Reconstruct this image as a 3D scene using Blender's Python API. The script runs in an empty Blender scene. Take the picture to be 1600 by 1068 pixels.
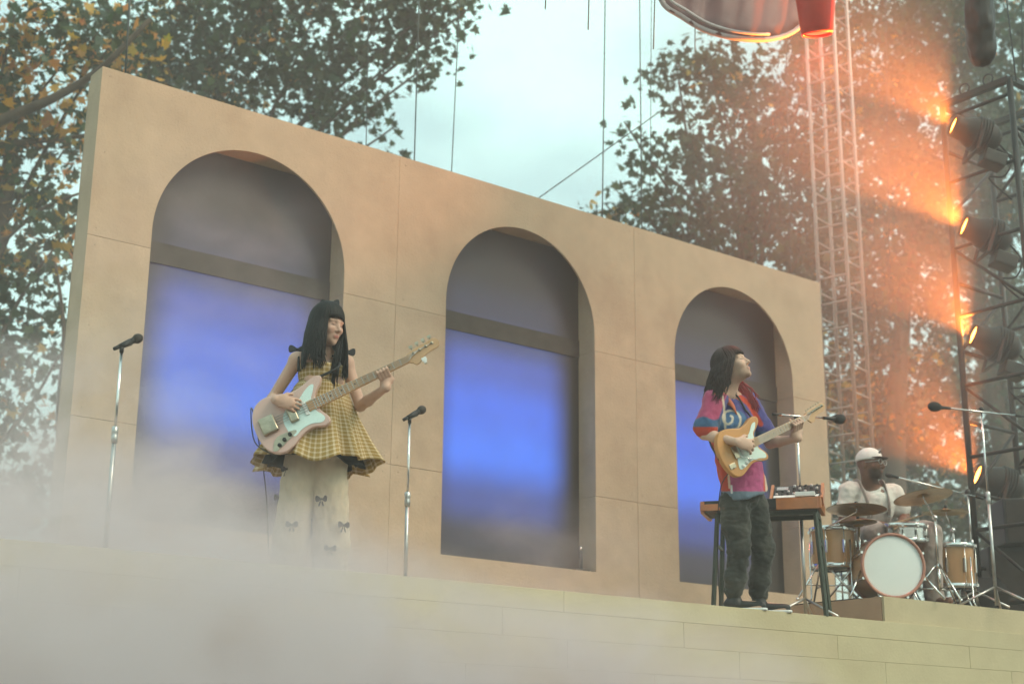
import bpy, bmesh, math, random
import numpy as np
from mathutils import Vector, Matrix, noise as mnoise

random.seed(7); rng = np.random.default_rng(7)
sc = bpy.context.scene
col = sc.collection

# ------------------------------------------------------------------ camera
# solved from the wall: X runs along the wall, Y into the stage, Z up, stage deck at z = 0
FPX = 2337.0; YAW, PITCH, ROLL = 0.664314, 0.279372, 0.008874
CAM = np.array([-3.9303, -10.1061, -1.0390])
_F = np.array([math.sin(YAW)*math.cos(PITCH), math.cos(YAW)*math.cos(PITCH), math.sin(PITCH)])
_R = np.array([math.cos(YAW), -math.sin(YAW), 0.0]); _U = np.cross(_R, _F)
CR = _R*math.cos(ROLL) + _U*math.sin(ROLL); CU = -_R*math.sin(ROLL) + _U*math.cos(ROLL); CF = _F
cd = bpy.data.cameras.new('camera'); cam = bpy.data.objects.new('camera', cd); col.objects.link(cam)
cd.sensor_width = 36; cd.lens = 36*FPX/1600; cd.clip_end = 5000; cd.clip_start = 0.05
cam.matrix_world = Matrix(((CR[0], CU[0], -CF[0], CAM[0]), (CR[1], CU[1], -CF[1], CAM[1]), (CR[2], CU[2], -CF[2], CAM[2]), (0, 0, 0, 1)))
sc.camera = cam
cd.dof.use_dof = True; cd.dof.focus_distance = 9.4; cd.dof.aperture_fstop = 2.0

# ------------------------------------------------------------------ sky, sun, exposure
SUN_AZ, SUN_EL = math.radians(158), math.radians(42)      # azimuth from +Y towards +X
w = bpy.data.worlds.new('World'); sc.world = w; w.use_nodes = True
nt = w.node_tree; nt.nodes.clear()
def N(t, ty, **kw):
    n = t.nodes.new(ty)
    for k, v in kw.items(): setattr(n, k, v)
    return n
out = N(nt, 'ShaderNodeOutputWorld'); bg = N(nt, 'ShaderNodeBackground'); bg.inputs[1].default_value = 0.10
sky = N(nt, 'ShaderNodeTexSky', sky_type='NISHITA', sun_disc=False)
sky.sun_elevation = SUN_EL; sky.sun_rotation = SUN_AZ; sky.dust_density = 2.5; sky.ozone_density = 1.0; sky.air_density = 1.0
tc = N(nt, 'ShaderNodeTexCoord'); mp = N(nt, 'ShaderNodeMapping'); mp.inputs['Scale'].default_value = (2.2, 2.2, 4.0)
n1 = N(nt, 'ShaderNodeTexNoise'); n1.inputs['Scale'].default_value = 1.7; n1.inputs['Detail'].default_value = 7; n1.inputs['Roughness'].default_value = 0.52
rmp = N(nt, 'ShaderNodeValToRGB'); rmp.color_ramp.elements[0].position = 0.34; rmp.color_ramp.elements[1].position = 0.62
rmp.color_ramp.elements[0].color = (.35, .35, .35, 1)
mx = N(nt, 'ShaderNodeMix', data_type='RGBA'); mx.inputs[7].default_value = (8.4, 12.3, 11.6, 1)
L = nt.links.new
L(tc.outputs['Generated'], mp.inputs[0]); L(mp.outputs[0], n1.inputs['Vector']); L(n1.outputs['Fac'], rmp.inputs[0])
tint = N(nt, 'ShaderNodeMix', data_type='RGBA', blend_type='MULTIPLY'); tint.inputs[0].default_value = 1; tint.inputs[7].default_value = (1.9, 2.1, 1.55, 1)
L(sky.outputs[0], tint.inputs[6]); L(tint.outputs[2], mx.inputs[6])
L(rmp.outputs[0], mx.inputs[0]); L(mx.outputs[2], bg.inputs[0]); L(bg.outputs[0], out.inputs[0])
sd = bpy.data.lights.new('sun', 'SUN'); sd.energy = 1.5; sd.angle = math.radians(24); sd.color = (1.0, .87, .70)
sun = bpy.data.objects.new('sun', sd); col.objects.link(sun)
sv = Vector((math.sin(SUN_AZ)*math.cos(SUN_EL), math.cos(SUN_AZ)*math.cos(SUN_EL), math.sin(SUN_EL)))
sun.rotation_euler = sv.to_track_quat('Z', 'Y').to_euler(); sun.location = sv*60
vs = sc.view_settings; vs.view_transform = 'Standard'; vs.look = 'None'; vs.exposure = 0.17; vs.gamma = 1
cy = sc.cycles
cy.use_denoising = True; cy.denoising_input_passes = 'RGB_ALBEDO_NORMAL'; cy.denoising_prefilter = 'ACCURATE'; cy.max_bounces = 4; cy.diffuse_bounces = 2; cy.glossy_bounces = 2; cy.transmission_bounces = 4
cy.transparent_max_bounces = 8; cy.volume_bounces = 1; cy.volume_step_rate = 4.0; cy.volume_max_steps = 64; cy.use_adaptive_sampling = True; cy.adaptive_threshold = .03
cy.sample_clamp_indirect = 6; cy.caustics_reflective = False; cy.caustics_refractive = False

# ------------------------------------------------------------------ helpers
V = lambda *a: np.array(a, float)
def unit(a): a = np.asarray(a, float); return a/np.linalg.norm(a)
def ray(px, py): return CF + CR*(px-800)/FPX - CU*(py-534)/FPX
def W(px, py, d): return CAM + ray(px, py)*d                      # pixel + depth in metres
def atz(px, py, z): r = ray(px, py); return CAM + r*((z-CAM[2])/r[2])
def aty(px, py, y): r = ray(px, py); return CAM + r*((y-CAM[1])/r[1])
RH = unit(_R); TC = -unit(V(CF[0], CF[1], 0)); UP = V(0, 0, 1)    # horizontal right, towards the camera, up

def tag(o, label=None, cat=None, group=None, kind=None):
    if label: o['label'] = label
    if cat: o['category'] = cat
    if group: o['group'] = group
    if kind: o['kind'] = kind
    return o
def link(o, parent=None):
    col.objects.link(o)
    if parent is not None:
        o.parent = parent
        b = parent
        m = Matrix.Identity(4)
        while b is not None: m = b.matrix_basis @ m if b.parent is None else b.matrix_parent_inverse @ b.matrix_basis @ m; b = b.parent
        o.matrix_parent_inverse = m.inverted()
    return o
def empty(name, loc, label, cat, group=None):
    o = bpy.data.objects.new(name, None); o.empty_display_size = .1; o.location = Vector(loc); link(o)
    return tag(o, label, cat, group)

def frame(a, b):
    d = unit(np.asarray(b)-np.asarray(a)); h = V(0, 0, 1) if abs(d[2]) < .9 else V(1, 0, 0)
    s = unit(np.cross(d, h)); return d, s, np.cross(s, d)

class MB:
    def __init__(self): self.v = []; self.f = []; self.m = []; self.uv = {}; self.c = []; self.sm = []
    def add(self, vs_, fs, mi=0, smooth=False, color=None):
        o = len(self.v); self.v += [tuple(map(float, x)) for x in vs_]
        for f in fs: self.f.append(tuple(i+o for i in f)); self.m.append(mi); self.sm.append(smooth)
        return self
    def box(self, c, size, axes=None, mi=0):
        c = np.asarray(c, float); X, Y, Z = axes if axes is not None else (V(1, 0, 0), V(0, 1, 0), V(0, 0, 1))
        sx, sy, sz = np.asarray(size)/2
        vs_ = [c + X*sx*i + Y*sy*j + Z*sz*k for k in (-1, 1) for j in (-1, 1) for i in (-1, 1)]
        return self.add(vs_, [(0, 2, 3, 1), (4, 5, 7, 6), (0, 1, 5, 4), (2, 6, 7, 3), (0, 4, 6, 2), (1, 3, 7, 5)], mi)
    def b2(self, lo, hi, mi=0):
        lo = np.asarray(lo, float); hi = np.asarray(hi, float); return self.box((lo+hi)/2, hi-lo, None, mi)
    def bar(self, a, b, w_, h_, mi=0, up=None):
        a = np.asarray(a, float); b = np.asarray(b, float); d, s, t = frame(a, b)
        if up is not None: s = unit(np.cross(d, up)); t = np.cross(s, d)
        return self.box((a+b)/2, (np.linalg.norm(b-a), w_, h_), (d, s, t), mi)
    def tube(self, pts, rad, n=8, caps=True, mi=0, flat=None):
        pts = [np.asarray(q, float) for q in pts]; k = len(pts)
        if np.isscalar(rad): rad = [rad]*k
        vs_ = []; d0, s, t = frame(pts[0], pts[1])
        for i, q in enumerate(pts):
            d = unit(pts[min(i+1, k-1)]-pts[max(i-1, 0)]); s = s - d*(s@d); s = unit(s); t = np.cross(d, s)
            for j in range(n):
                a = 2*math.pi*j/n; vs_.append(q + rad[i]*(s*math.cos(a)+t*math.sin(a)))
        fs = [(i*n+j, i*n+(j+1) % n, (i+1)*n+(j+1) % n, (i+1)*n+j) for i in range(k-1) for j in range(n)]
        self.add(vs_, fs, mi, True)
        if caps:
            o = len(self.v)-k*n
            self.f.append(tuple(o+j for j in reversed(range(n)))); self.m.append(mi); self.sm.append(False)
            self.f.append(tuple(o+(k-1)*n+j for j in range(n))); self.m.append(mi); self.sm.append(False)
        return self
    def lathe(self, prof, org, axis, n=32, mi=0, smooth=True, side=None):
        """prof: (radius, height along axis)"""
        org = np.asarray(org, float); d = unit(axis)
        s = unit(side) if side is not None else frame(org, org+d)[1]
        s = unit(s - d*(s@d)); t = np.cross(d, s)
        vs_ = [org + d*h + r*(s*math.cos(2*math.pi*j/n)+t*math.sin(2*math.pi*j/n)) for r, h in prof for j in range(n)]
        fs = [(i*n+j, i*n+(j+1) % n, (i+1)*n+(j+1) % n, (i+1)*n+j) for i in range(len(prof)-1) for j in range(n)]
        return self.add(vs_, fs, mi, smooth)
    def ball(self, c, r, n=12, mi=0, axes=None):
        r = np.ones(3)*r; X, Y, Z = axes if axes is not None else (V(1, 0, 0), V(0, 1, 0), V(0, 0, 1))
        c = np.asarray(c, float); m = n//2; vs_ = []
        for i in range(m+1):
            th = math.pi*i/m
            for j in range(n):
                ph = 2*math.pi*j/n
                vs_.append(c + X*r[0]*math.sin(th)*math.cos(ph) + Y*r[1]*math.sin(th)*math.sin(ph) + Z*r[2]*math.cos(th))
        return self.add(vs_, [(i*n+j, (i+1)*n+j, (i+1)*n+(j+1) % n, i*n+(j+1) % n) for i in range(m) for j in range(n)], mi, True)
    def prism(self, poly, org, U, Vv, Nn, h0, h1, mi=0):
        """polygon in (U,V) extruded along N from h0 to h1"""
        org = np.asarray(org, float); n = len(poly)
        vs_ = [org+U*x+Vv*y+Nn*h for h in (h0, h1) for x, y in poly]
        return self.add(vs_, [tuple(reversed(range(n))), tuple(range(n, 2*n))]+[(i, (i+1) % n, n+(i+1) % n, n+i) for i in range(n)], mi)
    def mesh(self, name):
        me = bpy.data.meshes.new(name); me.from_pydata(self.v, [], self.f)
        me.polygons.foreach_set('material_index', self.m); me.polygons.foreach_set('use_smooth', self.sm); me.update(); return me
    def build(self, name, mats, parent=None, bevel=0, seg=2, smooth=None, recalc=True):
        me = self.mesh(name)
        for m in (mats if isinstance(mats, (list, tuple)) else [mats]): me.materials.append(m)
        if recalc or bevel:
            b = bmesh.new(); b.from_mesh(me)
            if bevel:
                bmesh.ops.remove_doubles(b, verts=b.verts, dist=1e-5)
                es = [e for e in b.edges if len(e.link_faces) == 2 and e.calc_face_angle(0) > .6]
                bmesh.ops.bevel(b, geom=es, offset=bevel, segments=seg, affect='EDGES', profile=.6, clamp_overlap=True)
            bmesh.ops.recalc_face_normals(b, faces=b.faces)
            b.to_mesh(me); b.free()
        if smooth is not None: me.polygons.foreach_set('use_smooth', [smooth]*len(me.polygons))
        o = bpy.data.objects.new(name, me); return link(o, parent)

def crom(pts, n=6, closed=True):
    pts = [np.asarray(q, float) for q in pts]; k = len(pts); out_ = []
    for i in range(k if closed else k-1):
        g = (lambda j: pts[j % k]) if closed else (lambda j: pts[min(max(j, 0), k-1)])
        p0, p1, p2, p3 = g(i-1), g(i), g(i+1), g(i+2)
        for s in range(n):
            t = s/n; out_.append(.5*((2*p1)+(-p0+p2)*t+(2*p0-5*p1+4*p2-p3)*t*t+(-p0+3*p1-3*p2+p3)*t**3))
    if not closed: out_.append(pts[-1])
    return out_

# ------------------------------------------------------------------ materials
def mat(name, color, rough=.6, metal=0, var=.12, vscale=6, bump=0, bscale=40, spec=.5, coat=0, attr=None, emit=None, estr=0, sheen=0, trans=0, var2=None, coords='Object'):
    m = bpy.data.materials.new(name); m.use_nodes = True; t = m.node_tree; p = t.nodes['Principled BSDF']
    p.inputs['Roughness'].default_value = rough; p.inputs['Metallic'].default_value = metal
    p.inputs['Specular IOR Level'].default_value = spec
    if coat: p.inputs['Coat Weight'].default_value = coat; p.inputs['Coat Roughness'].default_value = .08
    if sheen: p.inputs['Sheen Weight'].default_value = sheen
    tcn = N(t, 'ShaderNodeTexCoord')
    nz = N(t, 'ShaderNodeTexNoise'); nz.inputs['Scale'].default_value = vscale; nz.inputs['Detail'].default_value = 6; nz.inputs['Roughness'].default_value = .6
    t.links.new(tcn.outputs[coords], nz.inputs['Vector'])
    mr = N(t, 'ShaderNodeMapRange'); mr.inputs[1].default_value = .3; mr.inputs[2].default_value = .7; mr.inputs[3].default_value = 1-var; mr.inputs[4].default_value = 1+var
    t.links.new(nz.outputs['Fac'], mr.inputs[0])
    mul = N(t, 'ShaderNodeMix', data_type='RGBA', blend_type='MULTIPLY'); mul.inputs[0].default_value = 1
    if attr:
        at_ = N(t, 'ShaderNodeAttribute', attribute_name=attr); t.links.new(at_.outputs['Color'], mul.inputs[6])
    else: mul.inputs[6].default_value = (*color, 1)
    t.links.new(mr.outputs[0], mul.inputs[7])
    base = mul.outputs[2]
    if var2:                                                   # a second colour in patches (wear, stain)
        c2, sc2, lo, hi = var2
        nb = N(t, 'ShaderNodeTexNoise'); nb.inputs['Scale'].default_value = sc2; nb.inputs['Detail'].default_value = 8; nb.inputs['Roughness'].default_value = .65
        t.links.new(tcn.outputs[coords], nb.inputs['Vector'])
        m2 = N(t, 'ShaderNodeMapRange'); m2.inputs[1].default_value = lo; m2.inputs[2].default_value = hi
        t.links.new(nb.outputs['Fac'], m2.inputs[0])
        mm = N(t, 'ShaderNodeMix', data_type='RGBA'); mm.inputs[7].default_value = (*c2, 1)
        t.links.new(m2.outputs[0], mm.inputs[0]); t.links.new(base, mm.inputs[6]); base = mm.outputs[2]
    t.links.new(base, p.inputs['Base Color'])
    if bump:
        nb = N(t, 'ShaderNodeTexNoise'); nb.inputs['Scale'].default_value = bscale; nb.inputs['Detail'].default_value = 5
        t.links.new(tcn.outputs[coords], nb.inputs['Vector'])
        bp = N(t, 'ShaderNodeBump'); bp.inputs['Strength'].default_value = bump; bp.inputs['Distance'].default_value = .01
        t.links.new(nb.outputs['Fac'], bp.inputs['Height']); t.links.new(bp.outputs[0], p.inputs['Normal'])
    if emit: p.inputs['Emission Color'].default_value = (*emit, 1); p.inputs['Emission Strength'].default_value = estr
    return m

M = {}
M['wall'] = mat('plaster_wall', (.46, .35, .25), .85, var=.09, vscale=3.5, bump=.4, bscale=45, spec=.2, var2=((.35, .25, .175), 1.1, .5, .8))
M['wall2'] = mat('plaster_wall_pale', (.475, .362, .26), .85, var=.10, vscale=4.2, bump=.4, bscale=40, spec=.2, var2=((.36, .26, .18), 1.4, .48, .8))
M['fascia'] = mat('fascia_paint', (.53, .45, .285), .8, var=.06, vscale=3, bump=.2, bscale=50, spec=.2, var2=((.47, .38, .24), .9, .5, .75))
M['fascia2'] = mat('fascia_paint_warm', (.52, .43, .275), .8, var=.07, vscale=3, bump=.2, bscale=50, spec=.2, var2=((.45, .36, .225), 1.2, .5, .75))
M['riser'] = mat('riser_side_shaded', (.46, .30, .20), .8, var=.08, vscale=4, bump=.2, bscale=50, spec=.2)  # darker, warmer tone of the riser's shaded side put into its colour
M['gap'] = mat('joint_dark', (.05, .035, .025), .9)
M['black'] = mat('black_plastic', (.012, .012, .012), .5, var=.2)
M['blackm'] = mat('black_metal', (.02, .021, .02), .45, metal=.3, var=.3, vscale=9)
M['rubber'] = mat('black_rubber', (.015, .014, .013), .8)
M['chrome'] = mat('chrome', (.75, .74, .72), .18, metal=1, var=.1)
M['chrome_refl'] = mat('reflect_tinted_chrome', (.42, .36, .27), .28, metal=1, var=.3, vscale=18)  # golden dark reflections put into the base tint of the chrome
M['steel'] = mat('brushed_steel', (.52, .50, .48), .35, metal=1, var=.15, vscale=20)
M['alu'] = mat('truss_aluminium', (.38, .33, .31), .45, metal=.7, var=.15, vscale=5)
M['wood'] = mat('orange_wood', (.42, .14, .04), .4, var=.2, vscale=9, coat=.3)
M['legm'] = mat('green_grey_leg', (.035, .045, .03), .5, metal=.3, var=.2)
M['white'] = mat('white_plastic', (.75, .75, .72), .4)
M['brass'] = mat('cymbal_bronze', (.30, .19, .08), .32, metal=1, var=.25, vscale=14, bump=.05, bscale=90)
M['drumwood'] = mat('maple_drum_shell', (.50, .25, .095), .3, var=.12, vscale=5, coat=.4)
M['drumhead'] = mat('coated_drum_head', (.78, .80, .77), .55, var=.03)
M['copper'] = mat('pink_hoop', (.45, .19, .13), .35, var=.1, coat=.3)
M['skin'] = mat('skin_light', (.52, .29, .20), .5, attr='Col', var=.06, vscale=20, spec=.35)
M['cloth'] = mat('cloth_attr', (.5, .5, .5), .85, attr='Col', var=.10, vscale=14, bump=.25, bscale=120, spec=.15, sheen=.15)
M['hairb'] = mat('black_hair', (.006, .005, .005), .5, var=.4, vscale=30, spec=.3)
M['hairr'] = mat('dark_brown_hair', (.028, .010, .008), .5, var=.5, vscale=24, spec=.3)
M['ribbon'] = mat('black_ribbon', (.01, .009, .01), .7, var=.3)
M['bark'] = mat('bark', (.09, .062, .042), .9, var=.35, vscale=5, bump=.8, bscale=14)
M['canopy'] = mat('canopy_fabric', (.13, .065, .065), .5, var=.12, vscale=3, bump=.1, bscale=8)
M['rope'] = mat('dark_cable', (.07, .09, .09), .7)
M['ground'] = mat('ground_asphalt', (.06, .058, .052), .9, var=.3, vscale=1.5, bump=.3, bscale=30)
M['deck'] = mat('stage_deck', (.42, .32, .20), .8, var=.12, vscale=2)
M['rug'] = mat('dark_rug', (.03, .025, .022), .95, var=.3, vscale=12)

def set_col(me, colors):
    a = me.color_attributes.new('Col', 'FLOAT_COLOR', 'POINT')
    c = np.ones((len(me.vertices), 4), np.float32); c[:, :3] = colors; a.data.foreach_set('color', c.ravel())
def getv(me):
    a = np.empty(len(me.vertices)*3, np.float32); me.vertices.foreach_get('co', a); return a.reshape(-1, 3)

# ------------------------------------------------------------------ ground and stage
GZ = -2.5
g = MB(); g.add([(-600, -600, GZ), (600, -600, GZ), (600, 600, GZ), (-600, 600, GZ)], [(0, 1, 2, 3)])
tag(g.build('ground', M['ground'], recalc=False), kind='structure')
EP = V(1.08, -3.15, 0); ED = unit(V(6.34-1.08, -0.24, 0)); EN = V(ED[1], -ED[0], 0)   # stage lip: point, direction, outward normal
def edge(s, z=0): return EP + ED*s + V(0, 0, z)
def edge_at(x): return EP + ED*((x-EP[0])/ED[0])
st = MB(); a0, a1 = edge_at(-9), edge_at(14)
st.prism([(a0[0], a0[1]+.03), (a1[0], a1[1]+.03), (14, 3.4), (-9, 3.4)], (0, 0, 0), V(1, 0, 0), V(0, 1, 0), V(0, 0, 1), GZ, 0)
stage = tag(st.build('stage', M['deck']), kind='structure')
rows = [(0.004, -.122, None), (-.122, -.282, 1.45), (-.282, -.455, .52), (-.455, -.63, 1.2), (-.63, -.80, .3), (-.80, GZ, None)]
for ri, (zt, zb, off) in enumerate(rows):
    xs = [-9, 14]
    if off is not None: xs = [-9]+[off+1.405*i for i in range(-7, 9)]+[14]
    if ri == 0: xs = [-9, -2.6, 1.9, 6.9, 14]
    for i in range(len(xs)-1):
        A = edge_at(xs[i]+.0011); B = edge_at(xs[i+1]-.0011); t = .03+random.uniform(-.0012, .0012)
        b = MB(); mid = (A+B)/2 + EN*(t/2-.03) + V(0, 0, (zt+zb)/2)
        b.box(mid, (np.linalg.norm(B-A), t, zt-zb-.0014), (ED, EN, UP))
        b.build('fascia_board', M['fascia'] if random.random() < .6 else M['fascia2'], stage, bevel=.0015, seg=1)
fb = MB(); fb.box((a0+a1)/2+EN*(-.031)+V(0, 0, -1.25), (22.5, .004, 2.4), (ED, EN, UP)); fb.build('fascia_backing', M['gap'], stage)

# ------------------------------------------------------------------ arch wall
S = 2.75; AX = [1.3587, 4.1087, 6.8587]; RR = .8565; ZS, ZT, ZJ1, ZJ2, SILL, XE, TH, ND = 2.887, 4.093, 2.738, 1.371, .683, 8.2237, .2227, .232
ZC = 3.758
wall = empty('arch_wall', (XE/2, .1, 0), 'tan plywood stage wall with three arched openings', 'wall')
XV, YV = V(1, 0, 0), V(0, 1, 0)
cols = [(0, 2.730), (2.730, 5.4845), (5.4845, XE)]
GAP = .0017
def panel(poly, m):
    b = MB(); b.prism(poly, (0, 0, 0), XV, UP, YV, random.uniform(-.0012, .0012), .02); return b.build('wall_panel', m, wall)
for c, (x0, x1) in zip(AX, cols):
    xa, xb = x0+(GAP if x0 else 0), x1-(GAP if x1 < XE else 0)
    arc = [(c-RR*math.cos(t), ZS+RR*math.sin(t)) for t in np.linspace(0, math.pi, 49)]
    panel([(xa, ZJ1+GAP), (c-RR, ZJ1+GAP)]+arc+[(c+RR, ZJ1+GAP), (xb, ZJ1+GAP), (xb, ZT), (xa, ZT)], M['wall'])
    panel([(xa, ZJ2+GAP), (c-RR, ZJ2+GAP), (c-RR, ZJ1-GAP), (xa, ZJ1-GAP)], M['wall2'])
    panel([(c+RR, ZJ2+GAP), (xb, ZJ2+GAP), (xb, ZJ1-GAP), (c+RR, ZJ1-GAP)], M['wall'])
    panel([(xa, .001), (xb, .001), (xb, ZJ2-GAP), (c+RR, ZJ2-GAP), (c+RR, SILL), (c-RR, SILL), (c-RR, ZJ2-GAP), (xa, ZJ2-GAP)], M['wall2'])
    for s in (-1, 1):                                   # niche cheeks
        for za, zb in ((SILL+.001, ZJ2-.0015), (ZJ2+.0015, ZJ1-.0015), (ZJ1+.0015, ZC)):
            b = MB(); b.b2((min(c+s*RR, c+s*(RR+.02)), .0215, za), (max(c+s*RR, c+s*(RR+.02)), ND, zb)); b.build('niche_cheek', M['wall2'], wall)
    b = MB(); b.b2((c-RR-.02, .0215, ZC+.001), (c+RR+.02, ND, ZC+.02)); b.build('niche_ceiling', M['wall2'], wall)
    b = MB(); b.b2((c-RR-.02, .0215, SILL-.02), (c+RR+.02, ND, SILL-.001)); b.build('niche_sill', M['wall2'], wall)
    for z in (ZJ1, ZJ2):
        for xa_, xb_ in ((x0+.01, c-RR-.022), (c+RR+.022, x1-.01)):
            b = MB(); b.b2((xa_, .0205, z-.03), (xb_, .045, z+.03)); b.build('batten', M['gap'], wall)
for x in (2.730, 5.4845):
    b = MB(); b.b2((x-.03, .0208, .01), (x+.03, .04, ZT-.01)); b.build('batten', M['gap'], wall)
for nm, lo, hi in (('end_board', (0, .021, .001), (.02, TH, ZT-.021)), ('end_board', (XE-.02, .021, .001), (XE, TH, ZT-.021)), ('top_board', (0, .021, ZT-.02), (XE, TH, ZT)),
                   ('back_board', (.021, TH+.06, .001), (XE-.021, TH+.075, ZT-.03))):
    b = MB(); b.b2(lo, hi); b.build(nm, M['wall'], wall)

scr = None
for (x0, x1), c in zip(cols, AX):
    for z in (.06, .64, ZJ2-.06, ZJ2+.06, 2.05, ZJ1-.06, ZJ1+.06, 3.4, ZT-.06):
        for x in (x0+.07, x1-.07):
            mw = Matrix.Translation(Vector((x+random.uniform(-.01, .01), -.0005, z+random.uniform(-.01, .01))))
            if scr is None: scr = MB().lathe([(.006, .0), (.006, .0016), (.0001, .002)], (0, 0, 0), -YV, 10).build('screw_head', mat('painted_screw', (.30, .22, .15), .6), wall); scr.matrix_basis = mw
            else:
                o = bpy.data.objects.new('screw_head', scr.data); link(o, wall); o.matrix_basis = mw
def screen_mat(name, hue, bright, cx_off):
    m = bpy.data.materials.new(name); m.use_nodes = True; t = m.node_tree; p = t.nodes['Principled BSDF']
    p.inputs['Base Color'].default_value = (.035, .03, .026, 1); p.inputs['Roughness'].default_value = .55
    uv = N(t, 'ShaderNodeUVMap'); sp = N(t, 'ShaderNodeSeparateXYZ'); t.links.new(uv.outputs[0], sp.inputs[0])
    def math_(op, a, b=None, c=None):
        n = N(t, 'ShaderNodeMath', operation=op)
        for i, x in enumerate((a, b, c)):
            if x is None: continue
            if isinstance(x, (int, float)): n.inputs[i].default_value = x
            else: t.links.new(x, n.inputs[i])
        return n.outputs[0]
    u, z = sp.outputs[0], sp.outputs[1]                 # u -1..1 across, z metres above the deck
    du = math_('ABSOLUTE', math_('SUBTRACT', u, cx_off))
    eu = N(t, 'ShaderNodeMapRange', interpolation_type='SMOOTHSTEP'); eu.inputs[1].default_value = 1.0; eu.inputs[2].default_value = .55; t.links.new(du, eu.inputs[0])
    rz = N(t, 'ShaderNodeValToRGB'); r = rz.color_ramp; r.interpolation = 'EASE'
    zr = N(t, 'ShaderNodeMapRange'); zr.inputs[1].default_value = .6; zr.inputs[2].default_value = 3.8; t.links.new(z, zr.inputs[0])
    t.links.new(zr.outputs[0], rz.inputs[0])
    stops = [(.0, (.010, .009, .010)), (.10, (.03, .033, .06)), (.20, (.035, .07, .32)), (.33, (.045, .19, .95)), (.46, (.05, .16, .85)), (.58, (.06, .11, .50)), (.66, (.04, .06, .19)), (.74, (.025, .032, .07)), (.86, (.012, .014, .02)), (1.0, (.010, .009, .009))]
    while len(r.elements) > 1: r.elements.remove(r.elements[-1])
    r.elements[0].position = stops[0][0]; r.elements[0].color = (*stops[0][1], 1)
    for s_, c_ in stops[1:]: e = r.elements.new(s_); e.color = (*c_, 1)
    # fine LED pitch: thin columns and rows
    fx = math_('SINE', math_('MULTIPLY', u, 420.0)); fz = math_('SINE', math_('MULTIPLY', z, 460.0))
    grid = math_('MULTIPLY_ADD', math_('ADD', fx, fz), .05, .85)
    nz = N(t, 'ShaderNodeTexNoise'); nz.inputs['Scale'].default_value = 1.6; nz.inputs['Detail'].default_value = 3; t.links.new(uv.outputs[0], nz.inputs['Vector'])
    nn = math_('MULTIPLY_ADD', nz.outputs['Fac'], .4, .8)
    inten = math_('MULTIPLY', math_('MULTIPLY', math_('MULTIPLY', eu.outputs[0], grid), nn), bright)
    hm = N(t, 'ShaderNodeMix', data_type='RGBA', blend_type='MULTIPLY'); hm.inputs[0].default_value = 1; hm.inputs[7].default_value = (*hue, 1)
    t.links.new(rz.outputs[0], hm.inputs[6]); t.links.new(hm.outputs[2], p.inputs['Emission Color']); t.links.new(inten, p.inputs['Emission Strength'])
    return m
M['bar'] = mat('crossbar_paint', (.045, .04, .034), .7, var=.25, vscale=8)
lab = ['blue glowing video screen in the arch behind the bass player', 'blue glowing video screen in the middle arch', 'blue glowing video screen in the arch behind the guitarist']
for k, c in enumerate(AX):
    e = empty('video_screen', (c, .25, SILL), lab[k], 'screen', 'video screens in the arches')
    b = MB(); b.b2((c-RR-.019, ND+.001, SILL+.001), (c+RR+.019, ND+.03, ZC-.001))
    o = b.build('screen_panel', screen_mat('video_screen_%d' % k, [(1.15, 1.0, .95), (.95, 1.05, 1.05), (1.1, .95, 1.0)][k], [.95, 1.0, .95][k], [.02, -.06, -.15][k]), e, recalc=False)
    uvl = o.data.uv_layers.new(name='UVMap')
    for lp in o.data.loops:
        q = o.data.vertices[lp.vertex_index].co; uvl.data[lp.index].uv = ((q.x-c)/RR, q.z)
    b = MB(); b.b2((c-RR+.002, ND-.014, 2.715), (c+RR-.002, ND-.002, 2.885)); b.build('crossbar', M['bar'], e)
# small upright fixture on the sill
e = empty('floor_fixture', (4.88, .12, SILL), 'small black post with pale tip on a flat plate, on the middle arch sill', 'fixture')
b = MB(); b.box((4.86, .12, SILL+.012), (.17, .12, .022)); b.build('base_plate', M['blackm'], e, bevel=.003)
b = MB(); b.tube([(4.885, .12, SILL+.02), (4.885, .12, SILL+.2)], .018, 10); b.build('post', M['blackm'], e)
b = MB(); b.tube([(4.885, .12, SILL+.2), (4.885, .12, SILL+.235)], [.018, .011], 10); b.build('tip', M['chrome'], e)

# ------------------------------------------------------------------ drum riser
RX = 4.775; RZ = .182
rise = empty('drum_riser', (7.5, -2, 0), 'low tan plywood platform under the drum kit', 'platform')
c0 = edge_at(RX) - EN*.016; c1 = edge_at(12) - EN*.016
b = MB(); b.prism([(c0[0]+.021, c0[1]+.021), (c1[0], c1[1]+.021), (12, -.35), (RX+.021, -.35)], (0, 0, 0), XV, YV, UP, .001, RZ-.001); b.build('platform_deck', M['deck'], rise)
sgs = [RX, 6.95, 9.4, 12]
for i in range(3):
    A = edge_at(sgs[i]+.001)-EN*.016; B = edge_at(sgs[i+1]-.001)-EN*.016
    b = MB(); b.box((A+B)/2-EN*.01+V(0, 0, (RZ+.005)/2), (np.linalg.norm(B-A), .02, RZ-.005), (ED, EN, UP)); b.build('front_panel', M['fascia2'], rise, bevel=.001, seg=1)
b = MB(); b.b2((RX, c0[1]+.023, .005), (RX+.02, -.36, RZ-.0005)); b.build('side_panel', M['riser'], rise)
rg = MB(); rg.prism([(RX+.05, -3.03), (7.9, -3.16), (7.9, -1.1), (RX+.02, -1.0)], (0, 0, 0), XV, YV, UP, RZ, RZ+.014)
tag(rg.build('rug', M['rug']), 'thin dark rug under the drum kit', 'rug')

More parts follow.
